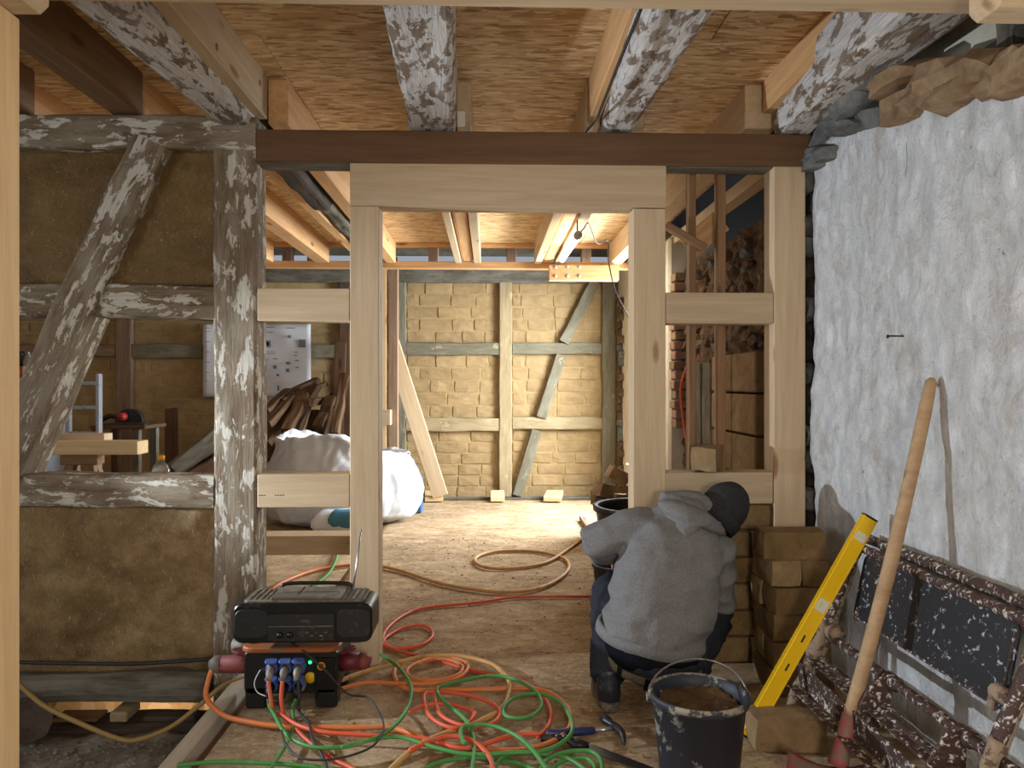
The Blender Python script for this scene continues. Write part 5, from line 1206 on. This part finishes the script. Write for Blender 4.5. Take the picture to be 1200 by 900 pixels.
# hood lying on the back
hd = bmesh.new()
hpts = [at(774, 590, 3.24), at(790, 596, 3.18), at(808, 604, 3.15), at(828, 612, 3.17), at(846, 622, 3.24)]
limb(hd, catmull(hpts, sub=4), [(.02 + .035 * math.sin(math.pi * k / 16), .018 + .022 * math.sin(math.pi * k / 16)) for k in range(17)], 16)
limb(hd, [at(800, 592, 3.24), at(804, 606, 3.165), at(804, 620, 3.125), at(803, 631, 3.105)], [(.085, .05), (.085, .035), (.05, .02), (.008, .008)], 18)
limb(hd, catmull([at(776, 588, 3.26), at(800, 586, 3.27), at(822, 590, 3.28), at(842, 612, 3.27)], sub=4), .045, 14)
remesh('hood', hd, .007, 'hoodie', hood_o, 5, .5, .007, 14)
# beanie
bb = bmesh.new(); ell(bb, HC + HZ * .006 - HF * .010, (.097, .117, .126), HM, 4)
for v in list(bb.verts):
    if (v.co - HC).dot(HZ) < -.03 - .25 * (v.co - HC).dot(-HF): v.co += HZ * (-(v.co - HC).dot(HZ) - .03) * .9
bo = remesh('beanie', bb, .006, 'beanie', person, 3, .5, .003, 16)
def brim():
    bm = bmesh.new(); K = 40; rs = []
    ax = (HZ * .9 + HF * .22).normalized(); s = (HX - ax * HX.dot(ax)).normalized(); u = ax.cross(s)
    for dr, dz in ((-.008, -.03), (.004, -.032), (.008, -.005), (.006, .026), (-.004, .03), (-.012, .02)):
        rs.append([bm.verts.new(HC - HZ * .035 - HF * .012 + s * (.094 + dr) * math.cos(2 * math.pi * k / K) + u * (.112 + dr) * math.sin(2 * math.pi * k / K) + ax * dz) for k in range(K)])
    for i in range(len(rs)):
        a, b = rs[i], rs[(i + 1) % len(rs)]
        for j in range(K): bm.faces.new((a[j], a[(j + 1) % K], b[(j + 1) % K], b[j]))
    return bm_me('brim', bm, True)
mobj('brim', brim(), 'beanie', bo)
# trousers
tb_ = bmesh.new(); ell(tb_, at(768, 776, 3.14), (.185, .155, .10), Matrix.Rotation(.12, 4, 'Y'))
for H, K_, A_2 in ((HL, KL, AL), (HR, KR, AR)):
    limb(tb_, [H, H.lerp(K_, .35), H.lerp(K_, .75), K_, K_ + V3((0, .01, -.05)), K_.lerp(A_2, .55), K_.lerp(A_2, .85), A_2 + V3((0, .005, .0))], [.105, .10, .09, .082, .08, .074, .073, .072], 18)
trs = remesh('trousers', tb_, .009, 'trousers', person, 6, .5, .013, 11)
band('undershirt', at(764, 757, 3.145), .190, .150, .09, 'shirt_navy', person, axis=V3((.12, -.25, 1)).normalized())
bl_ = band('belt', at(765, 771, 3.135), .196, .163, .034, 'belt_cloth', person, axis=V3((.10, -.35, 1)).normalized(), th=.006)
for k in (10, 26, 33, 40):
    pass
for a in (-2.35, -1.75, -1.2, -.8):
    t = V3((.10, -.35, 1)).normalized(); s = (RV - t * RV.dot(t)).normalized(); u = t.cross(s); sg = 1 if u.y < 0 else -1
    c = at(765, 771, 3.135) + s * .206 * math.cos(a) + u * sg * -.172 * math.sin(a)
    nrm = (s * math.cos(a) + u * sg * -math.sin(a)).normalized(); z = t; x = z.cross(nrm)
    m = Matrix((x, nrm, z)).transposed().to_4x4(); m.translation = c
    mobj('belt_loop', box_me(.022, .006, .052, .002), 'shirt_navy', bl_, m)
# boots
for A_2 in (AL, AR):
    b = bmesh.new()
    limb(b, [V3((A_2.x, A_2.y + .0, .15)), V3((A_2.x, A_2.y - .005, .11)), V3((A_2.x, A_2.y - .012, .06)), V3((A_2.x, A_2.y - .01, .022))], [(.052, .056), (.05, .056), (.048, .056), (.046, .05)], 18)
    limb(b, [V3((A_2.x, A_2.y - .03, .045)), V3((A_2.x, A_2.y + .08, .05)), V3((A_2.x, A_2.y + .17, .045)), V3((A_2.x, A_2.y + .225, .035))], [(.042, .035), (.047, .04), (.05, .032), (.03, .02)], 18)
    bo2 = remesh('boot', b, .006, 'boot', person, 4, .5, .003, 16)
    poly = [(.038 * math.cos(a), -.045 + .035 * math.sin(a)) for a in [math.pi + math.pi * k / 8 for k in range(9)]] + [(.044, .06), (.053, .14)] + [(.05 * math.cos(a), .17 + .065 * math.sin(a)) for a in [math.pi * k / 10 for k in range(11)]] + [(-.053, .14), (-.044, .06)]
    prism('sole', poly, .03, 'boot_sole', bo2, T((A_2.x, A_2.y, .016)), .003)

# ------------------------------------------------------------------ crumbs of clay and wood on the floor
def crumbs():
    bm = bmesh.new(); r = random.Random(9)
    for i in range(1400):
        x, y = r.uniform(-.9, 1.3), r.uniform(2.3, 6.5); s = r.uniform(.0015, .0035) * (1 if r.random() < .95 else 1.8)
        m = T((x, y, s * .3)) @ Matrix.Rotation(r.uniform(0, 6.3), 4, 'Z') @ Matrix.Diagonal((s * r.uniform(1, 2.6), s, s * .6, 1))
        bmesh.ops.create_cube(bm, size=1.6, matrix=m)
    return bm_me('crumbs', bm)
tag(mobj('floor_crumbs', crumbs(), 'mud_brick'), 'small crumbs of clay and wood scattered over the dusty floor', 'crumbs', kind='stuff')
def chips():
    bm = bmesh.new(); r = random.Random(4)
    for i in range(700):
        x, y = r.uniform(-2.0, -1.16), r.uniform(2.4, 3.35); s = r.uniform(.004, .016)
        z = -.235 + .03 * mn.noise(V3((x * 2, y * 2, 3))) + .022 * mn.noise(V3((x * 8, y * 8, 1))) + .012 * mn.noise(V3((x * 22, y * 22, 4)))
        m = T((x, y, z + s * .2)) @ Matrix.Rotation(r.uniform(0, 6.3), 4, 'Z') @ Matrix.Rotation(r.uniform(-.5, .5), 4, 'X') @ Matrix.Diagonal((s * r.uniform(.8, 1.8), s, s * .7, 1))
        bmesh.ops.create_icosphere(bm, subdivisions=1, radius=.8, matrix=m)
    return bm_me('chips', bm)
tag(mobj('soil_chips', chips(), 'soil'), 'grey rubble chips scattered on the bare soil at the left', 'rubble', kind='stuff')
